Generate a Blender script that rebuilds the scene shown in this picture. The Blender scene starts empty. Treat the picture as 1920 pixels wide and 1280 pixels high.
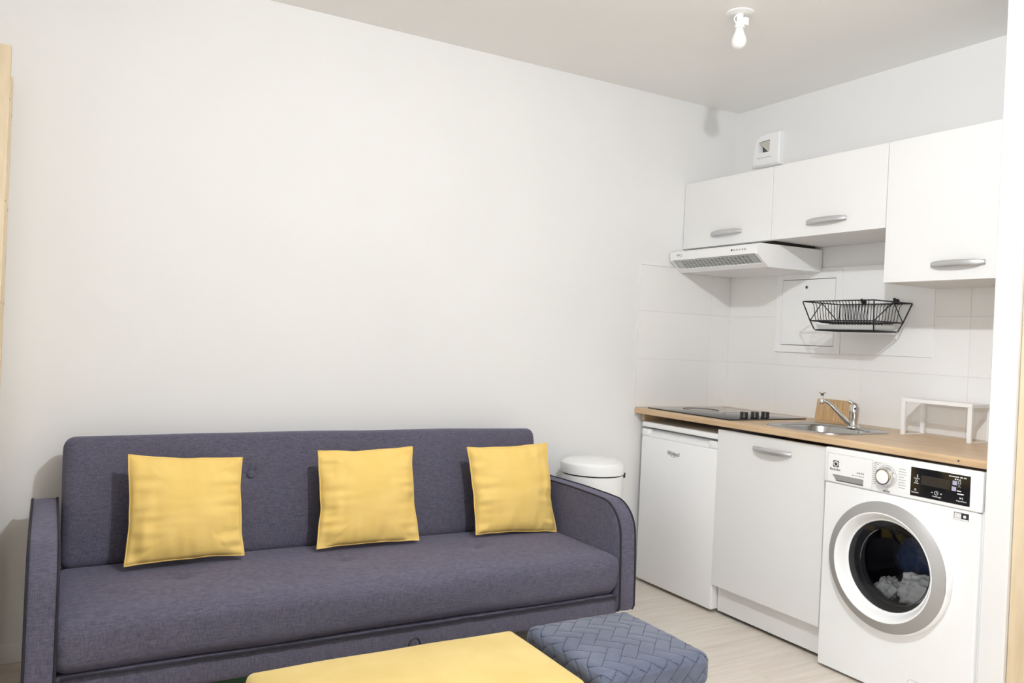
import bpy, bmesh, math, random
import numpy as np
from mathutils import Vector, Matrix, noise as mnoise

random.seed(7)
SC = bpy.context.scene
COL = SC.collection

# ------------------------------------------------------------------ camera
YAW, PITCH, ROLL, FPX = 0.5155, -0.0027, 0.0448, 1505.7
PPX, PPY = 943.7, 637.6
cy_, sy_ = math.cos(YAW), math.sin(YAW)
cp_, sp_ = math.cos(PITCH), math.sin(PITCH)
fwd = Vector((sy_*cp_, cy_*cp_, sp_)); rgt = Vector((cy_, -sy_, 0)); upv = rgt.cross(fwd)
cr_, sr_ = math.cos(ROLL), math.sin(ROLL)
R_ = rgt*cr_ + upv*sr_; U_ = upv*cr_ - rgt*sr_
cam = bpy.data.cameras.new('camera')
cam.sensor_fit = 'HORIZONTAL'; cam.sensor_width = 36.0
cam.lens = FPX/1920*36.0
cam.shift_x = (960-PPX)/1920; cam.shift_y = (PPY-640)/1920
cam.clip_start = 0.02
camo = bpy.data.objects.new('camera', cam); COL.objects.link(camo)
M = Matrix((R_, U_, -fwd)).transposed().to_4x4()
M.translation = Vector((-3.307, -3.289, 1.2186))
camo.matrix_world = M
SC.camera = camo

# ------------------------------------------------------------------ world, exposure
W = bpy.data.worlds.new('world'); SC.world = W; W.use_nodes = True
W.node_tree.nodes['Background'].inputs[0].default_value = (0.75, 0.86, 1.0, 1)
W.node_tree.nodes['Background'].inputs[1].default_value = 0.0
SC.view_settings.view_transform = 'Standard'
SC.view_settings.look = 'None'
SC.view_settings.gamma = 1.0
SC.view_settings.use_curve_mapping = False
SC.view_settings.exposure = 0.17
BULB_WATTS = 96.0
FILL_WATTS = 40.0
WY0, WY1, WZ0, WZ1 = -4.0, -2.2, 0.10, 2.25     # unseen french window, assumed in the left wall to carry fill light
SC.cycles.max_bounces = 8; SC.cycles.diffuse_bounces = 6; SC.cycles.glossy_bounces = 3
SC.cycles.transparent_max_bounces = 6; SC.cycles.caustics_reflective = False; SC.cycles.caustics_refractive = False
# room
H = 2.527
XL, YR = -4.45, -4.7           # left and rear walls
YP0, YP1, XP = -1.812, -1.892, -0.66   # partition beside the kitchen

# ------------------------------------------------------------------ materials
def mat(name, color=(0.8, 0.8, 0.8), rough=0.5, metal=0.0, spec=0.5, sheen=0.0, coat=0.0, emit=None, estr=0.0):
    m = bpy.data.materials.new(name); m.use_nodes = True
    b = m.node_tree.nodes['Principled BSDF']
    b.inputs['Base Color'].default_value = (*color, 1)
    b.inputs['Roughness'].default_value = rough
    b.inputs['Metallic'].default_value = metal
    b.inputs['Specular IOR Level'].default_value = spec
    b.inputs['Sheen Weight'].default_value = sheen
    b.inputs['Coat Weight'].default_value = coat
    if emit:
        b.inputs['Emission Color'].default_value = (*emit, 1); b.inputs['Emission Strength'].default_value = estr
    return m

def nodes(m): return m.node_tree.nodes, m.node_tree.links, m.node_tree.nodes['Principled BSDF']

def texcoord(m, kind='Object', scale=(1, 1, 1), rot=(0, 0, 0)):
    n, l, b = nodes(m)
    t = n.new('ShaderNodeTexCoord'); mp = n.new('ShaderNodeMapping')
    mp.inputs['Scale'].default_value = scale; mp.inputs['Rotation'].default_value = rot
    l.new(t.outputs[kind], mp.inputs[0]); return mp.outputs[0]

def noise_node(m, vec, scale, detail=3, rough=0.5, dist=0.0):
    n, l, b = nodes(m)
    t = n.new('ShaderNodeTexNoise'); t.inputs['Scale'].default_value = scale
    t.inputs['Detail'].default_value = detail; t.inputs['Roughness'].default_value = rough
    t.inputs['Distortion'].default_value = dist
    l.new(vec, t.inputs['Vector']); return t.outputs['Fac']

def ramp(m, fac, stops):
    n, l, b = nodes(m)
    r = n.new('ShaderNodeValToRGB'); e = r.color_ramp.elements
    while len(e) < len(stops): e.new(0.5)
    for i, (p, c) in enumerate(stops): e[i].position = p; e[i].color = (*c, 1)
    l.new(fac, r.inputs[0]); return r.outputs[0]

def bump(m, fac, strength=0.2, dist=0.01):
    n, l, b = nodes(m)
    k = n.new('ShaderNodeBump'); k.inputs['Strength'].default_value = strength; k.inputs['Distance'].default_value = dist
    l.new(fac, k.inputs['Height']); l.new(k.outputs[0], b.inputs['Normal'])

def mixc(m, fac, a, bcol, mode='MIX'):
    n, l, b = nodes(m)
    x = n.new('ShaderNodeMix'); x.data_type = 'RGBA'; x.blend_type = mode
    if isinstance(fac, float): x.inputs[0].default_value = fac
    else: l.new(fac, x.inputs[0])
    for s, v in ((6, a), (7, bcol)):
        if isinstance(v, tuple): x.inputs[s].default_value = (*v, 1)
        else: l.new(v, x.inputs[s])
    return x.outputs[2]

def setcol(m, out):
    n, l, b = nodes(m); l.new(out, b.inputs['Base Color'])

def paint(name, col, rough=0.6, fine=0.03):
    m = mat(name, col, rough, spec=0.3)
    d = tuple(c*(1-fine) for c in col)
    setcol(m, ramp(m, noise_node(m, texcoord(m), 2.2, 1), [(0.35, d), (0.65, col)]))
    return m

MAT = {}
MAT['wall'] = paint('wall_paint', (0.83, 0.825, 0.815), fine=0.015)
MAT['ceiling'] = paint('ceiling_paint', (0.93, 0.92, 0.90), fine=0.015)
MAT['trim'] = paint('trim_paint', (0.84, 0.83, 0.815), 0.45)
MAT['white_cab'] = paint('white_laminate', (0.825, 0.82, 0.81), 0.35, 0.01)
MAT['white_enamel'] = paint('white_enamel', (0.91, 0.91, 0.91), 0.22, 0.01)
MAT['white_plastic'] = paint('white_plastic', (0.91, 0.91, 0.905), 0.35, 0.01)
MAT['grey_plastic'] = mat('grey_plastic', (0.45, 0.45, 0.46), 0.4)
MAT['black'] = mat('black_plastic', (0.012, 0.012, 0.013), 0.35)
MAT['black_wire'] = mat('black_coated_wire', (0.006, 0.006, 0.007), 0.45)
MAT['black_glass'] = mat('black_glass', (0.01, 0.01, 0.011), 0.06, spec=0.6)
MAT['silver'] = mat('satin_silver', (0.60, 0.60, 0.61), 0.38, 0.75)
MAT['silver_ring'] = mat('silver_ring', (0.38, 0.37, 0.36), 0.45, 0.30)
MAT['chrome'] = mat('chrome', (0.72, 0.71, 0.70), 0.10, 1.0)
MAT['vent_flap'] = mat('beige_flap', (0.60, 0.57, 0.51), 0.6)
MAT['dark'] = mat('dark_gap', (0.02, 0.018, 0.016), 0.8)
MAT['rubber'] = mat('grey_rubber', (0.10, 0.10, 0.11), 0.5)
MAT['drum'] = mat('dark_drum', (0.05, 0.05, 0.055), 0.3, 0.7)
MAT['print_black'] = mat('black_print', (0.02, 0.02, 0.022), 0.5)
MAT['print_grey'] = mat('grey_print', (0.38, 0.38, 0.38), 0.5)
MAT['print_white'] = mat('white_print', (0.85, 0.85, 0.85), 0.5)
MAT['print_lilac'] = mat('lilac_print', (0.42, 0.40, 0.58), 0.5)
MAT['grout'] = mat('grout', (0.76, 0.745, 0.72), 0.8)
MAT['screen'] = mat('display_glass', (0.035, 0.03, 0.026), 0.12)
MAT['green_box'] = mat('green_plastic', (0.03, 0.10, 0.06), 0.4)
MAT['bulb_off'] = mat('frosted_bulb', (0.88, 0.88, 0.87), 0.35)
MAT['bulb_on'] = mat('lit_bulb', (1, 1, 1), 0.4, emit=(1.0, 0.965, 0.91), estr=30.0)
MAT['bulb_on'].cycles.emission_sampling = 'NONE'
MAT['filter'] = mat('metal_filter', (0.55, 0.58, 0.55), 0.4, 0.6)
MAT['smoke_plastic'] = mat('grey_tray_plastic', (0.62, 0.64, 0.62), 0.25)

m = mat('steel', (0.43, 0.42, 0.405), 0.22, 1.0); MAT['steel'] = m
v = texcoord(m, scale=(6, 300, 6)); bump(m, noise_node(m, v, 3, 2), 0.05, 0.001)

# glazed tiles
m = mat('wall_tile_glaze', (0.84, 0.83, 0.81), 0.18, spec=0.5); MAT['tile'] = m
n, l, b = nodes(m); oi = n.new('ShaderNodeObjectInfo')
setcol(m, ramp(m, oi.outputs['Random'], [(0, (0.865, 0.855, 0.84)), (1, (0.89, 0.88, 0.865))]))
bump(m, noise_node(m, texcoord(m), 9, 2), 0.04, 0.004)

# wood worktop (grain along y), pale floor (grain along x), pine, bamboo
def wood(name, c0, c1, c2, scale, rough, gscale=6.0, vary=False, bstr=0.05):
    m = mat(name, c1, rough, spec=0.4)
    v = texcoord(m, scale=scale)
    n, l, b = nodes(m)
    if vary:
        oi = n.new('ShaderNodeObjectInfo'); ad = n.new('ShaderNodeVectorMath'); ad.operation = 'ADD'
        ml = n.new('ShaderNodeMath'); ml.operation = 'MULTIPLY'; ml.inputs[1].default_value = 40
        l.new(oi.outputs['Random'], ml.inputs[0]); l.new(v, ad.inputs[0]); l.new(ml.outputs[0], ad.inputs[1]); v = ad.outputs[0]
    f = noise_node(m, v, gscale, 6, 0.6, 0.6)
    col = ramp(m, f, [(0.3, c0), (0.5, c1), (0.72, c2)])
    if vary:
        col = mixc(m, 0.10, col, ramp(m, oi.outputs['Random'], [(0, c0), (1, c2)]))
    setcol(m, col); bump(m, f, bstr, 0.003)
    return m
MAT['worktop'] = wood('beech_worktop', (0.50, 0.335, 0.19), (0.58, 0.41, 0.245), (0.66, 0.48, 0.30), (7, 0.9, 7), 0.35, 4.0)
MAT['floor'] = wood('pale_laminate', (0.62, 0.55, 0.47), (0.71, 0.645, 0.57), (0.78, 0.72, 0.65), (0.7, 10, 10), 0.4, 4.0, True)
MAT['pine'] = wood('pine_wood', (0.62, 0.49, 0.32), (0.70, 0.57, 0.39), (0.75, 0.63, 0.45), (9, 9, 0.8), 0.5, 3.0)
MAT['bamboo'] = wood('bamboo_wood', (0.42, 0.26, 0.12), (0.55, 0.37, 0.19), (0.64, 0.45, 0.25), (14, 30, 1.2), 0.5, 3.0)

# woven sofa fabric
def weave(name, c0, c1, sc, rough=0.9, sheen=0.25):
    m = mat(name, c0, rough, spec=0.15, sheen=sheen)
    n, l, b = nodes(m)
    v1 = texcoord(m, scale=(1, 1, 0.12)); v2 = texcoord(m, scale=(0.12, 0.12, 1))
    a = noise_node(m, v1, sc, 2); c = noise_node(m, v2, sc, 2)
    mx = n.new('ShaderNodeMath'); mx.operation = 'ADD'; l.new(a, mx.inputs[0]); l.new(c, mx.inputs[1])
    hf = n.new('ShaderNodeMath'); hf.operation = 'MULTIPLY'; hf.inputs[1].default_value = 0.5; l.new(mx.outputs[0], hf.inputs[0])
    setcol(m, ramp(m, hf.outputs[0], [(0.36, c0), (0.64, c1)]))
    bump(m, hf.outputs[0], 0.35, 0.002)
    b.inputs['Sheen Roughness'].default_value = 0.5; b.inputs['Sheen Tint'].default_value = (0.72, 0.70, 0.95, 1)
    return m
MAT['sofa'] = weave('slate_fabric', (0.070, 0.067, 0.098), (0.130, 0.124, 0.166), 420)
MAT['piping'] = mat('sofa_piping', (0.018, 0.017, 0.026), 0.9)

def velvet(name, c0, c1, sheen, rough=0.75):
    m = mat(name, c0, rough, spec=0.2, sheen=sheen)
    v = texcoord(m)
    setcol(m, ramp(m, noise_node(m, v, 7, 4), [(0.35, c0), (0.65, c1)]))
    bump(m, noise_node(m, v, 700, 2), 0.12, 0.001)
    nodes(m)[2].inputs['Sheen Roughness'].default_value = 0.35
    return m
MAT['yellow'] = velvet('yellow_cotton', (0.82, 0.57, 0.17), (0.86, 0.62, 0.21), 0.1)
MAT['yellow_velvet'] = velvet('yellow_velvet', (0.63, 0.47, 0.17), (0.69, 0.53, 0.21), 0.30)
MAT['blue_velvet'] = velvet('blue_grey_velvet', (0.095, 0.110, 0.158), (0.130, 0.148, 0.205), 0.5)
MAT['stitch'] = mat('dark_stitch', (0.02, 0.025, 0.045), 0.8)
MAT['cloth_white'] = velvet('white_laundry', (0.80, 0.80, 0.78), (0.86, 0.86, 0.84), 0.1)
MAT['reflection_blue'] = velvet('blue_reflection', (0.05, 0.08, 0.16), (0.07, 0.10, 0.2), 0.1)  # blue of the window reflection on the porthole glass, put into a solid colour

def glass_mat(name, tint, refl=0.12, rough=0.03):
    m = bpy.data.materials.new(name); m.use_nodes = True
    nt = m.node_tree; nt.nodes.clear()
    o = nt.nodes.new('ShaderNodeOutputMaterial'); mx = nt.nodes.new('ShaderNodeMixShader')
    t = nt.nodes.new('ShaderNodeBsdfTransparent'); t.inputs[0].default_value = (*tint, 1)
    g = nt.nodes.new('ShaderNodeBsdfGlossy'); g.inputs['Roughness'].default_value = rough
    fr = nt.nodes.new('ShaderNodeFresnel'); fr.inputs[0].default_value = 1.45
    nt.links.new(fr.outputs[0], mx.inputs[0]); nt.links.new(t.outputs[0], mx.inputs[1]); nt.links.new(g.outputs[0], mx.inputs[2])
    nt.links.new(mx.outputs[0], o.inputs[0]); return m
MAT['door_glass'] = glass_mat('porthole_glass', (0.80, 0.81, 0.84))
MAT['pane'] = glass_mat('window_glass', (0.95, 0.96, 0.96))

# ------------------------------------------------------------------ mesh helpers
class MB:
    def __init__(s): s.v = []; s.f = []
    def add(s, vs, fs):
        o = len(s.v); s.v += [tuple(map(float, p)) for p in vs]; s.f += [tuple(i+o for i in f) for f in fs]; return s
    def box(s, x0, x1, y0, y1, z0, z1, bev=0.0, seg=2):
        x0, x1 = sorted((x0, x1)); y0, y1 = sorted((y0, y1)); z0, z1 = sorted((z0, z1))
        bm = bmesh.new(); bmesh.ops.create_cube(bm, size=1)
        for q in bm.verts:
            q.co = Vector(((x0+x1)/2+q.co.x*(x1-x0), (y0+y1)/2+q.co.y*(y1-y0), (z0+z1)/2+q.co.z*(z1-z0)))
        if bev > 0: bmesh.ops.bevel(bm, geom=bm.edges[:], offset=bev, segments=seg, profile=0.5, affect='EDGES')
        bm.verts.index_update()
        s.add([q.co for q in bm.verts], [[q.index for q in f.verts] for f in bm.faces]); bm.free(); return s
    def loft(s, loops, closed=True, cap0=True, cap1=True):
        n = len(loops[0]); vs = [p for L in loops for p in L]; fs = []
        for i in range(len(loops)-1):
            for j in range(n if closed else n-1):
                k = (j+1) % n; fs.append((i*n+j, i*n+k, (i+1)*n+k, (i+1)*n+j))
        if cap0: fs.append(tuple(range(n-1, -1, -1)))
        if cap1: fs.append(tuple((len(loops)-1)*n+j for j in range(n)))
        return s.add(vs, fs)
    def lathe(s, prof, c, axis='z', seg=32, cap0=True, cap1=True):
        c = Vector(c); loops = []
        ax = {'x': (Vector((0, 1, 0)), Vector((0, 0, 1)), Vector((1, 0, 0))), 'y': (Vector((0, 0, 1)), Vector((1, 0, 0)), Vector((0, 1, 0))),
              'z': (Vector((1, 0, 0)), Vector((0, 1, 0)), Vector((0, 0, 1)))}[axis] if isinstance(axis, str) else axis
        for r, h in prof:
            r = max(r, 1e-5)
            loops.append([c+ax[0]*r*math.cos(2*math.pi*j/seg)+ax[1]*r*math.sin(2*math.pi*j/seg)+ax[2]*h for j in range(seg)])
        return s.loft(loops, True, cap0, cap1)
    def tube(s, pts, r, seg=8, closed=False, radii=None):
        pts = [Vector(p) for p in pts]; n = len(pts); loops = []
        prev = None
        for i, p in enumerate(pts):
            a = pts[(i-1) % n] if (closed or i > 0) else p; b = pts[(i+1) % n] if (closed or i < n-1) else p
            t = (b-a).normalized()
            if prev is None:
                u = t.orthogonal().normalized()
            else:
                u = (prev - t*prev.dot(t)); u = u.normalized() if u.length > 1e-6 else t.orthogonal().normalized()
            prev = u; w = t.cross(u); rr = radii[i] if radii else r
            loops.append([p+u*rr*math.cos(2*math.pi*j/seg)+w*rr*math.sin(2*math.pi*j/seg) for j in range(seg)])
        if closed:
            loops.append(loops[0]); return s.loft(loops, True, False, False)
        return s.loft(loops)
    def prism(s, prof, axis, a, b):
        def mk(p, t): return {'x': (t, p[0], p[1]), 'y': (p[0], t, p[1]), 'z': (p[0], p[1], t)}[axis]
        return s.loft([[mk(p, a) for p in prof], [mk(p, b) for p in prof]])
    def build(s, name, material, parent=None, smooth=40, loc=None):
        me = bpy.data.meshes.new(name)
        off = Vector((0, 0, 0))
        if parent is not None:
            q = parent
            while q is not None: off += q.location; q = q.parent
        if loc is not None: off = off + Vector(loc)
        me.from_pydata([tuple(Vector(p)-off) for p in s.v], [], s.f)
        bm = bmesh.new(); bm.from_mesh(me); bmesh.ops.recalc_face_normals(bm, faces=bm.faces[:]); bm.to_mesh(me); bm.free()
        if smooth:
            me.shade_smooth(); me.set_sharp_from_angle(angle=math.radians(smooth))
        me.materials.append(MAT[material] if isinstance(material, str) else material)
        o = bpy.data.objects.new(name, me); COL.objects.link(o)
        if loc is not None: o.location = loc
        if parent is not None: o.parent = parent
        return o

def tag(o, label, cat, group=None):
    o['label'] = label; o['category'] = cat
    if group: o['group'] = group
    return o
def thing(name, label, cat, loc, group=None):
    o = bpy.data.objects.new(name, None); COL.objects.link(o); o.location = loc; o.empty_display_size = 0.05
    return tag(o, label, cat, group)
def struct(o):
    o['kind'] = 'structure'; return o
def rrect(cx, cy, hx, hy, r, z, n=8):
    out = []
    for k, (sx, sy) in enumerate(((1, 1), (-1, 1), (-1, -1), (1, -1))):
        for i in range(n+1):
            a = math.pi/2*(k+i/n)
            out.append((cx+sx*(hx-r)+r*math.cos(a), cy+sy*(hy-r)+r*math.sin(a), z))
    return out
def arc(cx, cy, r, a0, a1, n):
    return [(cx+r*math.cos(math.radians(a0+(a1-a0)*i/n)), cy+r*math.sin(math.radians(a0+(a1-a0)*i/n))) for i in range(n+1)]

def roundgrid(c, h, r, step, disp=None):
    """rounded box as a dense grid; disp(p, nrm) -> offset along normal or a vector"""
    c = Vector(c); vs = []; fs = []; idx = {}
    hx, hy, hz = h
    for ax in range(3):
        for sg in (-1, 1):
            o = [a for a in range(3) if a != ax]
            na = max(4, int(2*h[o[0]]/step)); nb = max(4, int(2*h[o[1]]/step)); g = []
            for i in range(na+1):
                row = []
                for j in range(nb+1):
                    p = [0, 0, 0]; p[ax] = sg*h[ax]; p[o[0]] = -h[o[0]]+2*h[o[0]]*i/na; p[o[1]] = -h[o[1]]+2*h[o[1]]*j/nb
                    key = tuple(round(q, 5) for q in p)
                    if key not in idx:
                        inn = [max(-(h[k]-r), min(h[k]-r, p[k])) for k in range(3)]
                        d = Vector(p)-Vector(inn); nr = d.normalized(); q = Vector(inn)+nr*r
                        if disp is not None:
                            dd = disp(q, nr); q = q+(nr*dd if not isinstance(dd, Vector) else dd)
                        idx[key] = len(vs); vs.append(q+c)
                    row.append(idx[key])
                g.append(row)
            for i in range(na):
                for j in range(nb):
                    fs.append((g[i][j], g[i+1][j], g[i+1][j+1], g[i][j+1]))
    return vs, fs

def text_mesh(name, body, size, parent, material, origin, right, up, align='CENTER', extrude=0.0004, shear=0.0, width=None):
    cu = bpy.data.curves.new(name, 'FONT'); cu.body = body; cu.size = size; cu.extrude = extrude
    cu.align_x = align; cu.align_y = 'CENTER'; cu.shear = shear; cu.resolution_u = 2
    o = bpy.data.objects.new(name, cu); COL.objects.link(o)
    dg = bpy.context.evaluated_depsgraph_get(); dg.update()
    me = bpy.data.meshes.new_from_object(o.evaluated_get(dg)); bpy.data.objects.remove(o); bpy.data.curves.remove(cu)
    xs = [q.co.x for q in me.vertices]
    sx = 1.0
    if width and xs: sx = width/(max(xs)-min(xs))
    rgt_, up_ = Vector(right).normalized(), Vector(up).normalized(); nn = rgt_.cross(up_)
    off = Vector(origin); q = parent
    while q is not None: off -= q.location; q = q.parent
    for q in me.vertices: q.co = off + rgt_*q.co.x*sx + up_*q.co.y + nn*q.co.z
    me.materials.clear(); me.materials.append(MAT[material])
    ob = bpy.data.objects.new(name, me); COL.objects.link(ob); ob.parent = parent
    return ob

# ================================================================== ROOM SHELL
T = 0.10
wb = struct(MB().box(XL-T, T, 0, T, 0, H).build('wall_back', 'wall', smooth=0))
wr = struct(MB().box(0, T, YP1-0.02, 0, 0, H).build('wall_right', 'wall', smooth=0))
struct(MB().box(XP, 0, YP1, YP0, 0, H, 0.003, 1).build('wall_partition', 'wall', smooth=0))
# wall beyond the partition holds a wooden door
XD = -0.645
w2 = MB(); w2.box(XD+0.03, XD+0.03+T, -2.80, YP1, 2.10, H); w2.box(XD+0.03, XD+0.03+T, YR, -2.80, 0, H)
struct(w2.build('wall_entrance', 'wall', smooth=0))
d1 = struct(MB().box(XD, XD+0.04, -2.795, YP1-0.002, 0.008, 2.095, 0.002, 1).build('door_1', 'pine', smooth=0))
dh = MB(); dh.lathe([(0.025, 0), (0.025, -0.008)], (XD, -2.72, 1.03), 'x', 20); dh.tube([(XD-0.005, -2.72, 1.03), (XD-0.05, -2.72, 1.03), (XD-0.055, -2.715, 1.03), (XD-0.055, -2.60, 1.03)], 0.009, 10)
dh.build('door_handle', 'silver', d1)
struct(MB().box(XL-T, XD+0.03+T, YR-T, YR, 0, H).build('wall_rear', 'wall', smooth=0))
# left wall with an assumed, unseen french window holding the added fill light
w3 = MB(); w3.box(XL-T, XL, YR, WY0, 0, H); w3.box(XL-T, XL, WY1, 0, 0, H); w3.box(XL-T, XL, WY0, WY1, 0, WZ0); w3.box(XL-T, XL, WY0, WY1, WZ1, H)
struct(w3.build('wall_left', 'wall', smooth=0))
wf = MB()
for a in (WY0, (WY0+WY1)/2-0.03, WY1-0.06): wf.box(XL-0.08, XL-0.02, a, a+0.06, WZ0, WZ1, 0.004, 1)
wf.box(XL-0.08, XL-0.02, WY0, WY1, WZ0, WZ0+0.06, 0.004, 1); wf.box(XL-0.08, XL-0.02, WY0, WY1, WZ1-0.06, WZ1, 0.004, 1)
win = struct(wf.build('unseen_window_1', 'white_plastic', smooth=0))
for a in (WY0+0.06, (WY0+WY1)/2+0.03): MB().box(XL-0.055, XL-0.049, a, a+(WY1-WY0)/2-0.09, WZ0+0.06, WZ1-0.06).build('pane', 'pane', win, 0)
dl = bpy.data.lights.new('window_fill', 'AREA'); dl.shape = 'RECTANGLE'; dl.size = WZ1-WZ0-0.1; dl.size_y = WY1-WY0-0.1; dl.energy = FILL_WATTS; dl.color = (0.93, 0.965, 1.0)  # soft fill added to brighten the kitchen, set at the assumed window
dlo = bpy.data.objects.new('window_fill', dl); COL.objects.link(dlo); dlo.location = (XL-0.12, (WY0+WY1)/2, (WZ0+WZ1)/2); dlo.rotation_euler = (0, -math.pi/2, 0)
struct(MB().box(XL-T, T, YR-T, T, H, H+T).build('ceiling', 'ceiling', smooth=0))
# floor: sub floor and laminate planks
fl = struct(MB().box(XL-T, T, YR-T, T, -0.06, -0.012).build('floor', 'dark', smooth=0))
PW, PL, GAP = 0.19, 1.25, 0.0006
def plank_mesh(w, ll):
    return MB().box(0, ll-GAP, 0, w-GAP, -0.012, 0, 0.0006, 1)
pm = None; y = YR; k = 0; cache = {}
while y < 0:
    w = min(PW, 0-y); x = XL - (k*0.43) % PL; k += 1
    while x < 0:
        a = max(x, XL); bb = min(x+PL, 0.0); ll = round(bb-a, 4)
        if ll > 0.01:
            key = (round(w, 3), ll)
            if key not in cache:
                o = plank_mesh(w, ll).build('plank', 'floor', fl, 0); cache[key] = o.data
            else:
                o = bpy.data.objects.new('plank', cache[key]); COL.objects.link(o); o.parent = fl
            o.location = (a, y, 0)
        x += PL
    y += PW
def baseboard(name, x0, x1, y0, y1):
    return struct(MB().box(x0, x1, y0, y1, 0, 0.07, 0.003, 2).build(name, 'trim'))
baseboard('baseboard_back', XL, -0.645, -0.012, 0)
baseboard('baseboard_left', XL, XL+0.012, YR, -0.012)
baseboard('baseboard_rear', XL+0.012, XD, YR, YR+0.012)

# tiles of the kitchen splashback
ZW = 0.890                       # worktop surface
TT = 0.007
rows = [(ZW+0.002, 1.142), (1.144, 1.392), (1.394, 1.633)]
ga = MB().box(-0.6445, 0, -0.0055, 0, 0.85, 1.633).build('grout_bed', 'grout', wb, 0)
gb = MB().box(-0.0055, 0, YP0, 0, 0.85, 1.633).build('grout_bed', 'grout', wr, 0)
struct(MB().box(-0.6505, -0.6446, -0.0085, 0, 0.862, 1.637, 0.0015, 2).build('trim_1', 'trim'))
struct(MB().box(-0.6446, -0.3645, -0.0085, 0, 1.6335, 1.637, 0.001, 1).build('trim_2', 'trim'))
for z0, z1 in rows:
    for x0, x1 in ((-0.6445, -0.1447), (-0.1427, -0.0035)):
        MB().box(x0, x1, -TT, -0.002, z0, z1, 0.0008, 1).build('tile', 'tile', wb, 0)
    ys = [-0.0095, -0.3565, -0.8570, -1.3575, YP0]
    for i in range(4):
        MB().box(-TT, -0.002, ys[i]-0.001, ys[i+1]+0.001, z0, z1, 0.0008, 1).build('tile', 'tile', wr, 0)

# ================================================================== KITCHEN
# ---- worktop
wt = thing('worktop', 'light wood worktop running over the fridge, cabinet and washing machine', 'worktop', (-0.33, -0.9, ZW-0.027))
prof = [(-0.58, ZW-0.027), (-0.647, ZW-0.027)]+[(-0.643+0.007*math.cos(a), ZW-0.020+0.007*math.sin(a)) for a in (math.pi, )]
prof = [(-0.58, ZW)] + [(-0.640+0.010*math.cos(math.radians(a)), ZW-0.010+0.010*math.sin(math.radians(a))) for a in (90, 110, 130, 150, 170, 180)] + [(-0.650, ZW-0.024), (-0.647, ZW-0.027), (-0.58, ZW-0.027)]
b = MB(); Y0, Y1 = -0.010, YP0+0.0015
b.prism(prof, 'y', Y1, Y0)
HX0, HX1, HY0, HY1 = -0.545, -0.215, -0.795, -1.135
b.box(-0.58, -0.0085, Y0, HY0, ZW-0.027, ZW); b.box(-0.58, -0.0085, HY1, Y1, ZW-0.027, ZW)
b.box(-0.58, HX0, HY0, HY1, ZW-0.027, ZW); b.box(HX1, -0.0085, HY0, HY1, ZW-0.027, ZW)
b.build('top', 'worktop', wt, 30)
MB().lathe([(0.003, 0), (0.003, -0.0008)], (-0.650, -1.715, ZW-0.013), 'x', 12).build('screw_hole', 'dark', wt)
MB().box(-0.60, -0.02, -0.0105, -0.035, ZW-0.066, ZW-0.0275).build('support_batten', 'worktop', wt, 0)

# ---- fridge
fr = thing('fridge', 'white undercounter fridge with black lettering below the hob end', 'fridge', (-0.32, -0.31, 0))
b = MB(); b.box(-0.555, -0.05, -0.046, -0.582, 0.02, 0.79, 0.004, 2); b.build('body', 'white_enamel', fr)
MB().box(-0.622, -0.05, -0.043, -0.583, 0.797, 0.823, 0.006, 3).build('top_lid', 'white_enamel', fr)
# door with a scooped grip at its top edge
yA, yB = -0.044, -0.583
b = MB(); b.box(-0.622, -0.562, yA, yB, 0.016, 0.752, 0.006, 3); b.build('door', 'white_enamel', fr)
grip = MB()
prof = [(-0.562, 0.7525), (-0.622, 0.7525), (-0.622, 0.765), (-0.590, 0.785), (-0.562, 0.785)]
grip.prism(prof, 'y', yA-0.055, yB+0.055)
for ya, ybb in ((yA, yA-0.055), (yB+0.055, yB)): grip.box(-0.622, -0.562, ya, ybb, 0.7525, 0.787, 0.004, 2)
grip.build('door_grip', 'white_enamel', fr)
MB().box(-0.560, -0.55, yA-0.01, yB+0.01, 0.787, 0.797).build('door_gasket', 'dark', fr, 0)
for yy in (-0.075, -0.55):
    for xx in (-0.57, -0.09):
        MB().lathe([(0.016, 0), (0.016, 0.012), (0.008, 0.013), (0.008, 0.021)], (xx, yy, 0), 'z', 14).build('foot', 'grey_plastic', fr)
text_mesh('logo_text', 'Whirlpool', 0.030, fr, 'print_black', (-0.6223, -0.289, 0.689), (0, -1, 0), (0, 0, 1), shear=0.15, width=0.085)
lg = MB(); lg.tube([(-0.6224, -0.289+0.024*math.cos(a)-0.002, 0.684+0.011*math.sin(a)) for a in [math.radians(q) for q in range(200, 345, 12)]], 0.0007, 6)
lg.build('logo_swoosh', 'print_black', fr)

# ---- handles
def handle(parent, x, y0, y1, z, name='handle'):
    loops = []; N = 20
    for i in range(N+1):
        t = -1+2*i/N; yc = (y0+y1)/2+t*(y1-y0)/2
        d = 0.004+0.024*(1-t*t)**0.8; hh = 0.0125*(1-abs(t)**6*0.45)
        loops.append([(x-d+0.0045*math.cos(a), yc, z+hh*math.sin(a)) for a in [2*math.pi*j/12 for j in range(12)]])
    b = MB(); b.loft(loops)
    for e in (y0, y1):
        s = 1 if e == max(y0, y1) else -1
        b.box(x-0.006, x, e-s*0.004-0.006, e-s*0.004+0.006, z-0.010, z+0.010, 0.002, 1)
    return b.build(name, 'silver', parent)

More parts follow.
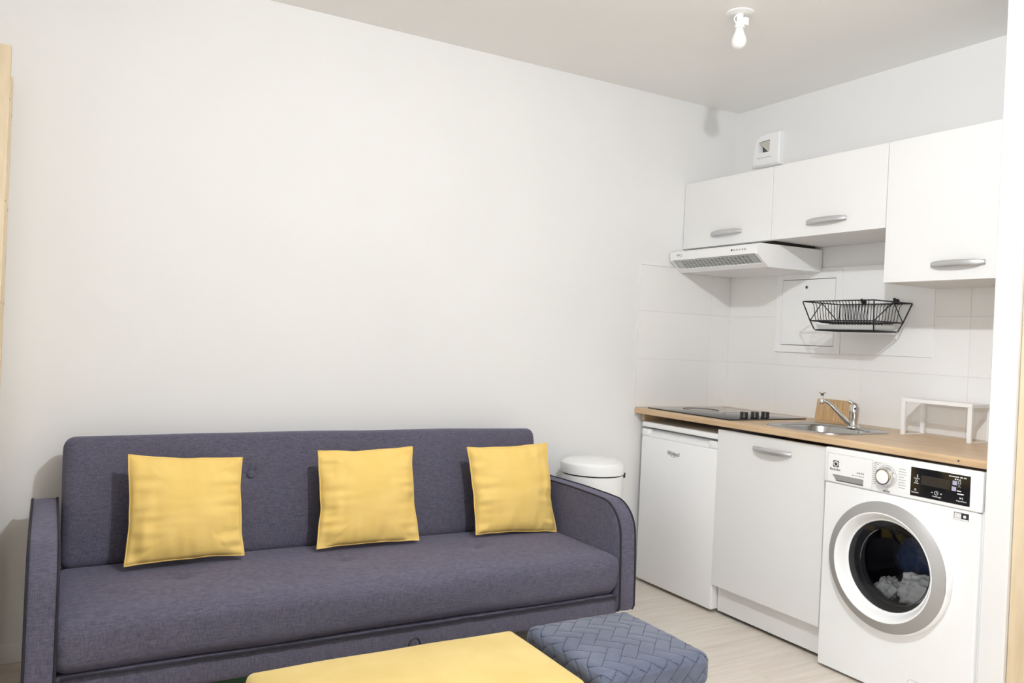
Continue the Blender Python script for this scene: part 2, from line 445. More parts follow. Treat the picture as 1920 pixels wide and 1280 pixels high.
# ---- base cabinet under the sink
bc = thing('base_cabinet', 'white base cabinet with silver handle between fridge and washing machine', 'cabinet', (-0.32, -0.88, 0))
b = MB(); xa, xb = -0.605, -0.02; ya, yb = -0.588, -1.170
for q in ((ya, ya-0.018), (yb+0.018, yb)): b.box(xa, xb, q[0], q[1], 0.135, 0.845)
b.box(xa, xb, ya-0.018, yb+0.018, 0.135, 0.153); b.box(xb-0.01, xb, ya-0.018, yb+0.018, 0.153, 0.70)
b.box(xa, xa+0.06, ya-0.018, yb+0.018, 0.80, 0.815)
b.build('carcass', 'white_cab', bc, 0)
bd = MB().box(-0.625, -0.607, -0.586, -1.172, 0.135, 0.847, 0.0012, 1).build('door', 'white_cab', bc, 0)
handle(bd, -0.625, -0.802, -1.005, 0.790)
MB().box(-0.590, -0.574, -0.612, -1.172, 0.016, 0.1345, 0.001, 1).build('plinth', 'white_cab', bc, 0)
MB().box(-0.585, -0.560, -0.588, -0.610, 0.012, 0.1345, 0.004, 2).build('plinth_corner', 'white_plastic', bc)
for xx in (-0.52, -0.08):
    for yy in (-0.66, -1.10): MB().lathe([(0.02, 0), (0.02, 0.01), (0.014, 0.014), (0.014, 0.1348)], (xx, yy, 0), 'z', 14).build('foot', 'black', bc)

# ---- hob
hb = thing('ceramic_hob', 'black glass two-zone hob set into the worktop over the fridge', 'hob', (-0.35, -0.345, ZW))
MB().box(-0.602, -0.095, -0.058, -0.632, ZW, ZW+0.006, 0.002, 2).build('glass_plate', 'black_glass', hb)
for xx in (-0.470, -0.400, -0.330):
    k = MB(); k.lathe([(0.019, 0), (0.020, 0.003), (0.0185, 0.006), (0.0185, 0.026), (0.017, 0.029)], (xx, -0.590, ZW+0.006), 'z', 28)
    k.box(xx-0.004, xx+0.004, -0.590-0.019, -0.590+0.019, ZW+0.030, ZW+0.034, 0.001, 1)
    k.build('knob', 'black', hb)
for cx, cy, rr in ((-0.36, -0.19, 0.09), (-0.33, -0.42, 0.07)):
    MB().tube([(cx+rr*math.cos(a), cy+rr*math.sin(a), ZW+0.0061) for a in [2*math.pi*i/48 for i in range(48)]], 0.0006, 4, True).build('cooking_zone_ring', 'rubber', hb)

# ---- sink
sk = thing('sink', 'round-cornered stainless steel sink let into the worktop', 'sink', (-0.36, -0.965, ZW))
cx, cy, hx, hy = -0.362, -0.968, 0.212, 0.200
L = [rrect(cx, cy, hx, hy, 0.10, ZW+0.0002), rrect(cx, cy, hx-0.0008, hy-0.0008, 0.10, ZW+0.003), rrect(cx, cy, hx-0.006, hy-0.006, 0.095, ZW+0.005), rrect(cx, cy, hx-0.014, hy-0.014, 0.09, ZW+0.003)]
ccx = cx-0.022
for dx, dz, rr in ((0.0, 0.0025, 0.09), (0.004, 0.0, 0.088), (0.008, -0.006, 0.086), (0.012, -0.09, 0.08), (0.02, -0.125, 0.075), (0.05, -0.142, 0.06), (0.10, -0.146, 0.03)):
    L.append(rrect(ccx, cy, 0.156-dx, 0.160-dx, max(rr-dx*0.2, 0.02), ZW+dz))
MB().loft(L, True, False, True).build('basin', 'steel', sk)
MB().lathe([(0.035, 0.0), (0.035, 0.003), (0.028, 0.004), (0.02, 0.001)], (ccx, cy, ZW-0.146), 'z', 24).build('drain', 'chrome', sk)
MB().lathe([(0.017, -0.002), (0.017, 0.001), (0.013, 0.0025), (0.011, -0.002)], (-0.345, -1.118, ZW+0.002), 'z', 20).build('overflow_ring', 'chrome', sk)

# ---- tap
tx, ty = -0.213, -0.985
tp = thing('kitchen_tap', 'chrome mixer tap with a slanting spout behind the sink', 'tap', (tx, ty, ZW+0.003))
zb = ZW+0.003
MB().lathe([(0.027, 0), (0.027, 0.004), (0.022, 0.010), (0.020, 0.012)], (tx, ty, zb), 'z', 28).build('base', 'chrome', tp)
MB().lathe([(0.019, 0.012), (0.0175, 0.03), (0.0195, 0.055), (0.0215, 0.070), (0.0215, 0.0715)], (tx, ty, zb), 'z', 28).build('body', 'chrome', tp)
lev = MB(); lev.lathe([(0.0218, 0.0725), (0.022, 0.085), (0.020, 0.098), (0.014, 0.107), (0.004, 0.111)], (tx, ty, zb), 'z', 28)
lev.tube([(tx, ty, zb+0.098), (tx-0.012, ty+0.012, zb+0.113), (tx-0.020, ty+0.020, zb+0.118)], 0.006, 10, radii=[0.010, 0.007, 0.005])
lv = lev.build('lever_cap', 'chrome', tp)
MB().lathe([(0.0048, 0), (0.0048, 0.002)], (tx-0.0165, ty-0.0145, zb+0.086), (Vector((0.66, -0.75, 0)), Vector((0, 0, 1)), Vector((-0.75, -0.66, 0))), 14).build('indicator_dot', 'black', lv)
sd = Vector((-0.74, 0.67, 0)); P0 = Vector((tx, ty, zb))
sp = [P0+sd*0.012+Vector((0, 0, 0.016)), P0+sd*0.03+Vector((0, 0, 0.026)), P0+sd*0.06+Vector((0, 0, 0.058)), P0+sd*0.088+Vector((0, 0, 0.086)), P0+sd*0.105+Vector((0, 0, 0.102)), P0+sd*0.120+Vector((0, 0, 0.110)), P0+sd*0.132+Vector((0, 0, 0.111))]
MB().tube(sp, 0.009, 14, radii=[0.010, 0.0105, 0.0095, 0.009, 0.0085, 0.008, 0.008]).build('spout', 'chrome', tp)
E0 = P0+sd*0.136+Vector((0, 0, 0.098))
MB().lathe([(0.008, 0), (0.0115, 0.003), (0.0125, 0.010), (0.0115, 0.018), (0.008, 0.023), (0.006, 0.026), (0.0055, 0.034), (0.0075, 0.043), (0.0125, 0.048), (0.0175, 0.0495), (0.0175, 0.052), (0.004, 0.052)], E0, 'z', 24).build('swivel_aerator', 'chrome', tp)

# ---- cutting board leaning on the tiles
cb = MB()
loops = []
for x0 in (-0.047, -0.030):
    loops.append([(x0+0.018*((p[1]-ZW)/0.11), p[0], p[1]) for p in [(q[0], q[1]) for q in rrect(-0.735, ZW+0.0525, 0.094, 0.0520, 0.008, 0, 4)]])
cb.loft(loops)
tag(cb.build('cutting_board', 'bamboo'), 'small wooden chopping board leaning on tiles behind the sink', 'board')

# ---- white metal shelf on the worktop
ws = thing('counter_shelf', 'white metal riser shelf with perforated top on the worktop end', 'shelf', (-0.10, -1.33, ZW))
sx0, sx1, sy0, sy1, sh = -0.175, -0.030, -1.180, -1.478, 0.152
b = MB()   # perforated sheet
nx, ny = 11, 23; m0 = 0.010
ax0, ax1, by0, by1 = sx0+m0, sx1-m0, sy1+m0, sy0-m0
cxs = (ax1-ax0)/nx; cys = (by1-by0)/ny; zt = ZW+sh
for i in range(nx):
    for j in range(ny):
        c = (ax0+(i+0.5)*cxs, by0+(j+0.5)*cys); rr = 0.0036
        inner = [(c[0]+rr*math.cos(math.pi/4*k+math.pi/8), c[1]+rr*math.sin(math.pi/4*k+math.pi/8), zt) for k in range(8)]
        hx_, hy_ = cxs/2, cys/2; t = 0.4142
        outer = [(c[0]+hx_, c[1]+hy_*t, zt), (c[0]+hx_*t, c[1]+hy_, zt), (c[0]-hx_*t, c[1]+hy_, zt), (c[0]-hx_, c[1]+hy_*t, zt), (c[0]-hx_, c[1]-hy_*t, zt), (c[0]-hx_*t, c[1]-hy_, zt), (c[0]+hx_*t, c[1]-hy_, zt), (c[0]+hx_, c[1]-hy_*t, zt)]
        fs = [(k, (k+1) % 8, 8+(k+1) % 8, 8+k) for k in range(8)]
        vs = outer+inner
        corners = [(c[0]+hx_, c[1]+hy_, zt), (c[0]-hx_, c[1]+hy_, zt), (c[0]-hx_, c[1]-hy_, zt), (c[0]+hx_, c[1]-hy_, zt)]
        fs += [(0, 16, 1), (2, 17, 3), (4, 18, 5), (6, 19, 7)]
        b.add(vs+corners, fs)
b.build('perforated_top', 'white_enamel', ws, 0)
b = MB()
b.box(sx0, sx0+m0, sy1, sy0, zt-0.014, zt+0.001, 0.001, 1); b.box(sx1-m0, sx1, sy1, sy0, zt-0.014, zt+0.001, 0.001, 1)
b.box(sx0+m0, sx1-m0, sy0-m0, sy0, zt-0.014, zt+0.001, 0.001, 1); b.box(sx0+m0, sx1-m0, sy1, sy1+m0, zt-0.014, zt+0.001, 0.001, 1)
b.build('top_rim', 'white_enamel', ws, 0)
for yy in (sy0-0.018, sy1):
    for xx in (sx0, sx1-0.012): MB().box(xx, xx+0.012, yy, yy+0.018, ZW, zt-0.0142, 0.001, 1).build('leg', 'white_enamel', ws, 0)
    MB().box(sx0+0.012, sx1-0.012, yy+0.004, yy+0.014, ZW, ZW+0.004).build('foot_bar', 'white_enamel', ws, 0)

# ---- wall cabinets
def wall_cab(label, y0, y1, z0, z1, hy, hz):
    t = thing('wall_cabinet', label, 'cabinet', (-0.17, (y0+y1)/2, z0), 'white wall cabinets over the worktop')
    xb = -0.345
    b = MB()
    b.box(xb, -0.001, y0, y0-0.018, z0, z1); b.box(xb, -0.001, y1+0.018, y1, z0, z1)
    b.box(xb, -0.001, y0-0.018, y1+0.018, z0, z0+0.018); b.box(xb, -0.001, y0-0.018, y1+0.018, z1-0.018, z1); b.box(-0.012, -0.001, y0-0.018, y1+0.018, z0+0.018, z1-0.018)
    b.build('carcass', 'white_cab', t, 0)
    d = MB().box(-0.3635, -0.3455, y0-0.0012, y1+0.0012, z0+0.001, z1, 0.001, 1).build('door', 'white_cab', t, 0)
    handle(d, -0.3635, hy, hy-0.204, hz)
    return t
wall_cab('narrow-height white wall cabinet above the extractor hood', -0.002, -0.604, 1.736, 2.083, -0.213, 1.798)
wall_cab('white wall cabinet between hood cabinet and taller cabinet', -0.605, -1.201, 1.735, 2.083, -0.810, 1.797)
wall_cab('taller white wall cabinet hanging lowest beside the partition', -1.202, -1.8105, 1.511, 2.083, -1.405, 1.573)

# ---- extractor hood
eh = thing('extractor_hood', 'white slim extractor hood under the first wall cabinet', 'hood', (-0.22, -0.31, 1.605))
hy0, hy1 = -0.009, -0.612
side = [(-0.0085, 1.722), (-0.440, 1.716), (-0.458, 1.708), (-0.453, 1.664), (-0.377, 1.608), (-0.0085, 1.612)]
def sidep(y): return [(p[0], y, p[1]) for p in side]
b = MB(); b.prism([(-0.0085, 1.722), (-0.440, 1.716), (-0.458, 1.708), (-0.453, 1.667), (-0.430, 1.667), (-0.430, 1.700), (-0.0085, 1.705)], 'y', hy1+0.018, hy0-0.018)
b.prism(side, 'y', hy1, hy1+0.018); b.prism(side, 'y', hy0-0.018, hy0)
b.box(-0.377, -0.0085, hy1+0.018, hy0-0.018, 1.608, 1.616)
b.prism([(-0.3772, 1.6081), (-0.3772, 1.616), (-0.400, 1.631), (-0.400, 1.6252)], 'y', hy1+0.018, hy0-0.018)
b.build('housing', 'white_enamel', eh, 25)
# sloping grille: frame plus dashes
def gp(u, vv, d=0.0):   # u along y, vv from lip (0) to lower edge (1)
    a = Vector((-0.4515, 0, 1.6655)); e = Vector((-0.392, 0, 1.6195)); p = a.lerp(e, vv); nn = Vector((-(e-a).z, 0, (e-a).x)).normalized()
    if nn.z > 0: nn = -nn
    p = p+nn*d; return Vector((p.x, u, p.z))
b = MB(); uA, uB = hy0-0.026, hy1+0.026
b.add([gp(uA, 0.03, -0.006), gp(uB, 0.03, -0.006), gp(uB, 1.0, -0.006), gp(uA, 1.0, -0.006), gp(uA, 0.03, -0.002), gp(uB, 0.03, -0.002), gp(uB, 1.0, -0.002), gp(uA, 1.0, -0.002)],
      [(0, 1, 2, 3), (4, 5, 6, 7), (0, 1, 5, 4), (1, 2, 6, 5), (2, 3, 7, 6), (3, 0, 4, 7)])
fil = b.build('filter_plate', 'filter', eh, 0)
b = MB()
for rI in range(6):
    vv = 0.16+0.13*rI
    for k in range(18):
        u0 = uA-0.045-k*0.0262-0.004*rI*0; u1 = u0-0.017
        b.add([gp(u0, vv, -0.0016), gp(u1, vv, -0.0016), gp(u1, vv+0.055, -0.0016), gp(u0, vv+0.055, -0.0016)], [(0, 1, 2, 3)])
o = b.build('filter_slots', 'rubber', fil, 0); o['kind'] = 'stuff'
for i, yy in enumerate(np.linspace(-0.452, -0.538, 6)):
    MB().lathe([(0.0042, 0), (0.0042, -0.003), (0.003, -0.004)], (-0.4565, yy, 1.691), 'x', 14).build('button', 'black' if i == 0 else 'grey_plastic', eh)
text_mesh('logo_text', 'Cata', 0.022, eh, 'print_grey', (-0.4573, -0.083, 1.690), (0, 1, 0), (0.1, 0, -1), shear=0.1)
MB().box(-0.335, -0.05, hy0-0.01, hy1+0.012, 1.7225, 1.7355).build('gap_shade_spacer', 'dark', eh, 0)  # spacer coloured dark to give the shade in the gap above the hood

# ---- access hatch and panel on the tiles
ht = thing('access_hatch', 'white framed access hatch with dark lock on the splashback', 'hatch', (0, -0.54, 1.21))
b = MB(); xo = -0.0085
def ring(x0, x1, yA, yB, zA, zB, t):
    b.box(x0, x1, yA, yA-t, zA, zB, 0.0015, 1); b.box(x0, x1, yB+t, yB, zA, zB, 0.0015, 1)
    b.box(x0, x1, yA-t, yB+t, zA, zA+t, 0.0015, 1); b.box(x0, x1, yA-t, yB+t, zB-t, zB, 0.0015, 1)
ring(-0.015, -0.0072, -0.345, -0.739, 1.212, 1.617, 0.036)
b.build('frame', 'white_plastic', ht, 0)
MB().box(-0.0085, -0.0072, -0.380, -0.704, 1.247, 1.582).build('shadow_gap', 'dark', ht, 0)
hd = MB().box(-0.0155, -0.0086, -0.3835, -0.7005, 1.2505, 1.5785, 0.002, 2).build('hatch_door', 'white_plastic', ht, 0)
lk = MB().lathe([(0.0085, 0), (0.0085, -0.002), (0.006, -0.002)], (-0.0155, -0.534, 1.540), 'x', 18, True, False).build('lock', 'grey_plastic', hd)
MB().lathe([(0.006, 0), (0.006, -0.0012)], (-0.0156, -0.534, 1.540), 'x', 16).build('lock_core', 'dark', hd)
tag(MB().box(-0.0118, -0.0072, -0.7395, -1.203, 1.216, 1.632, 0.0015, 1).build('splash_panel', 'white_plastic', None, 0), 'flat white panel screwed to the tiles behind the dish rack', 'panel')

# ---- dish rack
rk = thing('dish_rack', 'black wire dish rack with grey drip tray hung above the sink', 'dish rack', (-0.13, -0.92, 1.317))
fx, bx, ry0, ry1, zr, zm, z0 = -0.287, -0.026, -0.742, -1.110, 1.449, 1.362, 1.321
def lvl(t):  # t=0 rim, 1 bottom -> inset corners
    ix, iy = 0.050*t, 0.032*t
    return [(fx+ix, ry0-iy), (fx+ix, ry1+iy), (bx-ix, ry1+iy), (bx-ix, ry0-iy)]
def rectloop(t, z, r=0.02, n=4):
    c = lvl(t); xs = [q[0] for q in c]; ys = [q[1] for q in c]
    return [(p[0], p[1], z) for p in rrect((min(xs)+max(xs))/2, (min(ys)+max(ys))/2, (max(xs)-min(xs))/2, (max(ys)-min(ys))/2, r, z, n)]
MB().tube(rectloop(0, zr, 0.012), 0.0029, 8, True).build('rim_wire', 'black_wire', rk)
MB().tube(rectloop(0.62, zm, 0.010), 0.0029, 8, True).build('middle_wire', 'black_wire', rk)
MB().tube(rectloop(1.0, z0, 0.010), 0.0034, 8, True).build('bottom_wire', 'black_wire', rk)
for k in range(4):
    a = lvl(0)[k]; c = lvl(0.985)[k]
    MB().tube([(a[0], a[1], zr), (lvl(0.62)[k][0], lvl(0.62)[k][1], zm), (c[0], c[1], z0+0.001)], 0.0027, 8).build('corner_wire', 'black_wire', rk)
for s in (0, 1):   # V braces on both ends
    yy = ry0 if s == 0 else ry1; sg = -1 if s == 0 else 1
    xm = (fx+bx)/2; ym = yy+sg*0.032*0.62
    for xe in (fx+0.05*0.62, bx-0.05*0.62):
        MB().tube([(xm, yy, zr), (xe, ym, zm)], 0.0023, 6).build('brace_wire', 'black_wire', rk)
N = 19
for i in range(N):
    yy = ry0-0.03-(abs(ry1-ry0)-0.06)*i/(N-1)
    yl = ry0-0.052-(abs(ry1-ry0)-0.104)*i/(N-1)
    pts = []
    for t in range(6): a = t/5*math.pi/2; pts.append((fx+0.002+0.022*math.sin(a), yy+(yl-yy)*t/8, zr-0.020*(1-math.cos(a))+0.002))
    pts += [(fx+0.026, yl, zm+0.012), (fx+0.032, yl, zm+0.002), (fx+0.060, yl, zm-0.006), ((fx+bx)/2-0.01, yl, zm-0.008), ((fx+bx)/2, yl, zm-0.014), ((fx+bx)/2+0.01, yl, zm-0.008), (bx-0.060, yl, zm-0.006), (bx-0.032, yl, zm+0.002), (bx-0.026, yl, zm+0.012)]
    for t in range(5, -1, -1): a = t/5*math.pi/2; pts.append((bx-0.002-0.022*math.sin(a), yy+(yl-yy)*t/8, zr-0.020*(1-math.cos(a))+0.002))
    MB().tube(pts, 0.0017, 5).build('plate_wire', 'black_wire', rk)
tr = MB()
c = lvl(0.9); cxm, cym = (fx+bx)/2, (ry0+ry1)/2; hx_, hy_ = (bx-fx)/2-0.052, abs(ry1-ry0)/2-0.036
tr.loft([rrect(cxm, cym, hx_-0.010, hy_-0.010, 0.012, z0+0.003), rrect(cxm, cym, hx_, hy_, 0.015, z0+0.024), rrect(cxm, cym, hx_+0.003, hy_+0.003, 0.015, z0+0.024), rrect(cxm, cym, hx_-0.006, hy_-0.006, 0.012, z0+0.0012)], True, False, True)
tr.add(rrect(cxm, cym, hx_-0.010, hy_-0.010, 0.012, z0+0.003), [tuple(range(36))])
tr.build('drip_tray', 'smoke_plastic', rk)
for yy, nm in ((-0.862, 'black hook holding the dish rack rim, nearer the hatch'), (-1.028, 'black hook holding the dish rack rim, nearer the partition')):
    h = thing('wall_hook', nm, 'hook', (-0.012, yy, 1.44), 'black hooks carrying the dish rack')
    MB().lathe([(0.012, 0), (0.012, -0.004), (0.009, -0.006)], (-0.0118, yy, 1.460), 'x', 18).build('base', 'black', h)
    MB().tube([(-0.016, yy, 1.460), (-0.030, yy, 1.456), (-0.034, yy, 1.4525), (-0.034, yy, 1.468)][:2]+[(-0.026, yy, 1.4545), (-0.031, yy, 1.459), (-0.033, yy, 1.466)], 0.0028, 8).build('hook_arm', 'black', h)
    MB().lathe([(0.004, -0.004), (0.008, 0), (0.004, 0.004)], (-0.033, yy, 1.468), 'x', 14).build('tip', 'black', h)

# ---- wall vent
vt = thing('wall_vent', 'white rounded air vent grille high on the wall over the cabinets', 'vent', (0, -0.24, 2.19))
out = [(-0.147, 2.199)]+[(-0.150, 2.26), (-0.158, 2.31), (-0.172, 2.345), (-0.200, 2.362), (-0.262, 2.371), (-0.332, 2.366), (-0.334, 2.192), (-0.24, 2.193)]
inn = [(-0.191, 2.268), (-0.191, 2.300), (-0.191, 2.315), (-0.1915, 2.326), (-0.22, 2.328), (-0.266, 2.329), (-0.268, 2.329), (-0.268, 2.266), (-0.24, 2.266)]
b = MB()
b.loft([[(0, p[0], p[1]) for p in out], [(-0.026, p[0]*0.985-0.004, p[1]) for p in out], [(-0.034, -0.24+(p[0]+0.24)*0.90, 2.283+(p[1]-2.283)*0.90) for p in out], [(-0.034, p[0], p[1]) for p in inn], [(-0.008, -0.23+(p[0]+0.23)*0.8, 2.298+(p[1]-2.298)*0.8) for p in inn]], True, False, False)
b.build('housing', 'white_plastic', vt, 35)
MB().box(-0.004, -0.001, -0.18, -0.28, 2.25, 2.34).build('duct', 'rubber', vt, 0)
MB().add([(-0.033, -0.194, 2.322), (-0.033, -0.262, 2.325), (-0.010, -0.258, 2.275), (-0.012, -0.240, 2.272)], [(0, 1, 2, 3)]).add([(-0.031, -0.194, 2.322), (-0.031, -0.262, 2.325), (-0.008, -0.258, 2.275), (-0.010, -0.240, 2.272)], [(0, 1, 2, 3)]).build('flap', 'vent_flap', vt, 0)
MB().box(-0.0355, -0.033, -0.185, -0.282, 2.238, 2.240).build('trim_line', 'grey_plastic', vt, 0)

# ---- washing machine
XW = -0.648
wm = thing('washing_machine', 'white front-loading washer with silver porthole beside the partition', 'washing machine', (-0.34, -1.49, 0))
wy0, wy1 = -1.190, -1.800
dcy, dcz = -1.478, 0.462
# front sheet with round opening
b = MB(); NS = 64; RO = 0.170
def sq(t):
    a = 2*math.pi*t/NS; c_, s_ = math.cos(a), math.sin(a)
    hw0, hw1 = (dcy-wy1-0.012), (wy0-0.006-dcy); top, bot = 0.716-dcz, dcz-0.012
    k = min((hw1/c_ if c_ > 1e-6 else 1e9), (-hw0/c_ if c_ < -1e-6 else 1e9), (top/s_ if s_ > 1e-6 else 1e9), (-bot/s_ if s_ < -1e-6 else 1e9))
    return (dcy+k*c_, dcz+k*s_)
outer = [sq(t) for t in range(NS)]
corners = {}
ycs = (wy0-0.006, wy1+0.012); zcs = (0.716, 0.012)
for cyy in ycs:
    for czz in zcs:
        best = min(range(NS), key=lambda t: (outer[t][0]-cyy)**2+(outer[t][1]-czz)**2); outer[best] = (cyy, czz)
inner = [(dcy+RO*math.cos(2*math.pi*t/NS), dcz+RO*math.sin(2*math.pi*t/NS)) for t in range(NS)]
b.loft([[(XW+0.02, *p) for p in outer], [(XW, *p) for p in outer], [(XW, *p) for p in inner], [(XW+0.03, *p) for p in inner]], True, False, False)
b.build('front_panel', 'white_enamel', wm, 25)
b = MB()
b.box(XW+0.012, -0.05, wy0, wy0-0.006, 0.012, 0.852); b.box(-0.056, -0.05, wy0-0.006, wy1+0.006, 0.012, 0.852)
b.box(XW+0.012, -0.05, wy1+0.006, wy1, 0.012, 0.852); b.box(XW+0.02, -0.056, wy0-0.006, wy1+0.006, 0.846, 0.853); b.box(XW+0.02, -0.056, wy0-0.006, wy1+0.006, 0.012, 0.018)
b.build('cabinet_shell', 'white_enamel', wm, 0)
# rounded edge down the right hand side
b = MB(); b.prism([(XW+0.03, wy1)]+[(XW+0.03-0.030*math.sin(math.radians(a)), wy1+0.012-0.012*math.cos(math.radians(a))) for a in (0, 20, 40, 60, 80, 90)]+[(XW+0.03, wy1+0.012)], 'z', 0.012, 0.716)
b.build('side_edge', 'white_enamel', wm, 50)
# control fascia
zf0, zf1 = 0.7185, 0.853
fc = MB().box(XW-0.004, XW+0.04, wy0+0.0005, wy1-0.0, zf0, zf1, 0.006, 3).build('control_fascia', 'white_plastic', wm)
MB().box(XW+0.001, XW+0.01, wy0-0.004, wy1+0.014, 0.7155, 0.719).build('fascia_gap', 'grey_plastic', wm, 0)
XF = XW-0.004
def fbox(name, mt, ya, yb2, za, zb2, pr=0.0012, parent=fc, bev=0.0): return MB().box(XF-pr, XF+0.001, ya, yb2, za, zb2, bev, 2).build(name, mt, parent, 30 if bev else 0)
# detergent drawer, outlined by a recessed line
for q in ((-1.205, -1.400, 0.8305, 0.8315), (-1.205, -1.206, 0.724, 0.831), (-1.399, -1.400, 0.724, 0.831)): fbox('drawer_seam', 'print_grey', *q, 0.0003)
dr = fbox('detergent_drawer', 'white_plastic', -1.207, -1.398, 0.724, 0.830, 0.0015)
g = MB(); yq = [(-1.228, 0.7525), (-1.364, 0.7525), (-1.364, 0.7305), (-1.246, 0.7305)]
g.add([(XF-0.0018, p[0], p[1]) for p in yq], [(0, 1, 2, 3)]); g.build('drawer_grip', 'silver_ring', dr, 0)
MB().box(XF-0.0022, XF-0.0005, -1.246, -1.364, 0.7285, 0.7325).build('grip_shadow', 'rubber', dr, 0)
# maker logo on the drawer
lm = MB(); LY, LZ = -1.243, 0.793
lm.loft([[(XF-0.0017, p[0], p[1]) for p in rrect(LY, LZ, 0.0125, 0.0125, 0.003, 0, 3)], [(XF-0.0019, p[0], p[1]) for p in rrect(LY, LZ, 0.0125, 0.0125, 0.003, 0, 3)]])
lo = lm.build('logo_square', 'print_black', dr, 0)
MB().lathe([(0.0105, 0), (0.0105, -0.0003)], (XF-0.0019, LY, LZ), 'x', 24).build('logo_disc', 'print_white', dr)
lm = MB(); lm.add([(XF-0.0024, LY+0.008, LZ), (XF-0.0024, LY-0.001, LZ+0.009), (XF-0.0024, LY-0.001, LZ+0.002), (XF-0.0024, LY-0.007, LZ+0.004), (XF-0.0024, LY-0.007, LZ-0.003), (XF-0.0024, LY-0.001, LZ-0.009)], [(0, 1, 2), (0, 2, 3, 4), (0, 4, 5)])
lm.build('logo_mark', 'print_black', dr, 0)
text_mesh('logo_text', 'Electrolux', 0.014, dr, 'print_black', (XF-0.0018, -1.240, 0.7715), (0, -1, 0), (0, 0, 1), width=0.046)
def dashes(name, mt, rows_, x, parent, h=0.003):
    q = MB()
    for z, segs in rows_:
        for a, c in segs: q.add([(x, a, z), (x, c, z), (x, c, z+h), (x, a, z+h)], [(0, 1, 2, 3)])
    o = q.build(name, mt, parent, 0); o['kind'] = 'stuff'; return o
dashes('drawer_print', 'print_grey', [(0.770, [(-1.336, -1.342), (-1.344, -1.350), (-1.352, -1.358), (-1.360, -1.366)])], XF-0.0018, dr, 0.006)
dashes('drawer_fine_print', 'print_grey', [(0.760, [(-1.314, -1.325), (-1.328, -1.335), (-1.339, -1.358), (-1.360, -1.366)])], XF-0.0018, dr, 0.003)
# programme panel and dial
pp = fbox('programme_panel', 'white_enamel', -1.401, -1.548, 0.7335, 0.832, 0.0008)
random.seed(3)
rl = []
for i in range(11): rl.append((0.746+0.0072*i, [(-1.403, -1.403-random.uniform(0.010, 0.022))]))
for i in range(8): rl.append((0.749+0.0095*i, [(-1.505, -1.505-random.uniform(0.018, 0.032))]))
rl.append((0.824, [(-1.408, -1.420), (-1.424, -1.432)]))
dashes('programme_print', 'print_grey', rl, XF-0.0011, fc, 0.0022)
kn = MB().lathe([(0.034, 0), (0.034, -0.004), (0.031, -0.006), (0.0305, -0.024), (0.029, -0.026), (0.024, -0.0265)], (XF-0.0008, -1.458, 0.781), 'x', 36).build('programme_dial', 'chrome', fc)
MB().lathe([(0.0245, -0.0262), (0.0235, -0.0275), (0.002, -0.0280)], (XF-0.0008, -1.458, 0.781), 'x', 36).build('dial_face', 'white_plastic', kn)
MB().tube([(XF-0.001, -1.458+0.039*math.cos(a), 0.781+0.039*math.sin(a)) for a in [2*math.pi*i/40 for i in range(40)]], 0.0006, 4, True).build('dial_ring', 'print_grey', fc)
MB().tube([(XF-0.001, -1.460+0.004*math.cos(a), 0.7375+0.004*math.sin(a)) for a in [2*math.pi*i/16 for i in range(16)]], 0.0005, 4, True).build('dial_mark', 'print_grey', fc)
MB().box(XF-0.001, XF+0.001, -1.4455, -1.4725, 0.7235, 0.7305, 0.0005, 1).build('care_badge', 'silver_ring', fc, 0)
# display
dp = fbox('display_panel', 'black_glass', -1.551, -1.760, 0.7325, 0.832, 0.0015)
fbox('display_screen', 'screen', -1.590, -1.692, 0.776, 0.809, 0.0019, dp)
xd_ = XF-0.0021
fbox('display_key', 'print_lilac', -1.7005, -1.7155, 0.7955, 0.8095, 0.0020, dp); fbox('display_key', 'print_lilac', -1.6985, -1.7135, 0.7755, 0.7895, 0.0020, dp)
for yy, zz, rr in ((-1.573, 0.786, 0.0035), (-1.724, 0.807, 0.0045), (-1.570, 0.755, 0.003), (-1.646, 0.7565, 0.0065)):
    MB().tube([(xd_, yy+rr*math.cos(a), zz+rr*math.sin(a)) for a in [2*math.pi*i/20 for i in range(20)]], 0.0007, 4, True).build('display_icon', 'print_white', dp)
b = MB(); b.box(xd_-0.0003, xd_, -1.575, -1.5775, 0.801, 0.809); b.lathe([(0.0022, 0), (0.0022, -0.0003)], (xd_, -1.5763, 0.800), 'x', 10); b.build('thermometer_icon', 'print_white', dp, 0)
b = MB(); b.tube([(xd_, -1.646, 0.7565), (xd_, -1.646, 0.761)], 0.0006, 4); b.tube([(xd_, -1.646, 0.7565), (xd_, -1.650, 0.755)], 0.0006, 4); b.build('clock_hands_icon', 'print_white', dp, 0)
b = MB(); b.box(xd_-0.0002, xd_, -1.6275, -1.634, 0.7555, 0.757); b.build('minus_icon', 'print_white', dp, 0); b = MB(); b.box(xd_-0.0002, xd_, -1.660, -1.666, 0.7555, 0.757); b.box(xd_-0.0002, xd_, -1.6623, -1.6637, 0.7533, 0.7593); b.build('plus_icon', 'print_white', dp, 0)
b = MB(); b.add([(xd_, -1.727, 0.7585), (xd_, -1.733, 0.755), (xd_, -1.727, 0.7515)], [(0, 1, 2)]); b.box(xd_-0.0002, xd_, -1.7345, -1.7355, 0.7515, 0.7585); b.box(xd_-0.0002, xd_, -1.7370, -1.7380, 0.7515, 0.7585); b.build('start_icon', 'print_white', dp, 0)
b = MB(); b.tube([(xd_, -1.718, 0.801), (xd_, -1.729, 0.789)], 0.0007, 4); b.tube([(xd_, -1.729, 0.801), (xd_, -1.718, 0.789)], 0.0007, 4); b.build('cross_icon', 'print_grey', dp, 0)
text_mesh('display_text', 'Température', 0.0055, dp, 'print_white', (xd_, -1.574, 0.7945), (0, -1, 0), (0, 0, 1), width=0.020)
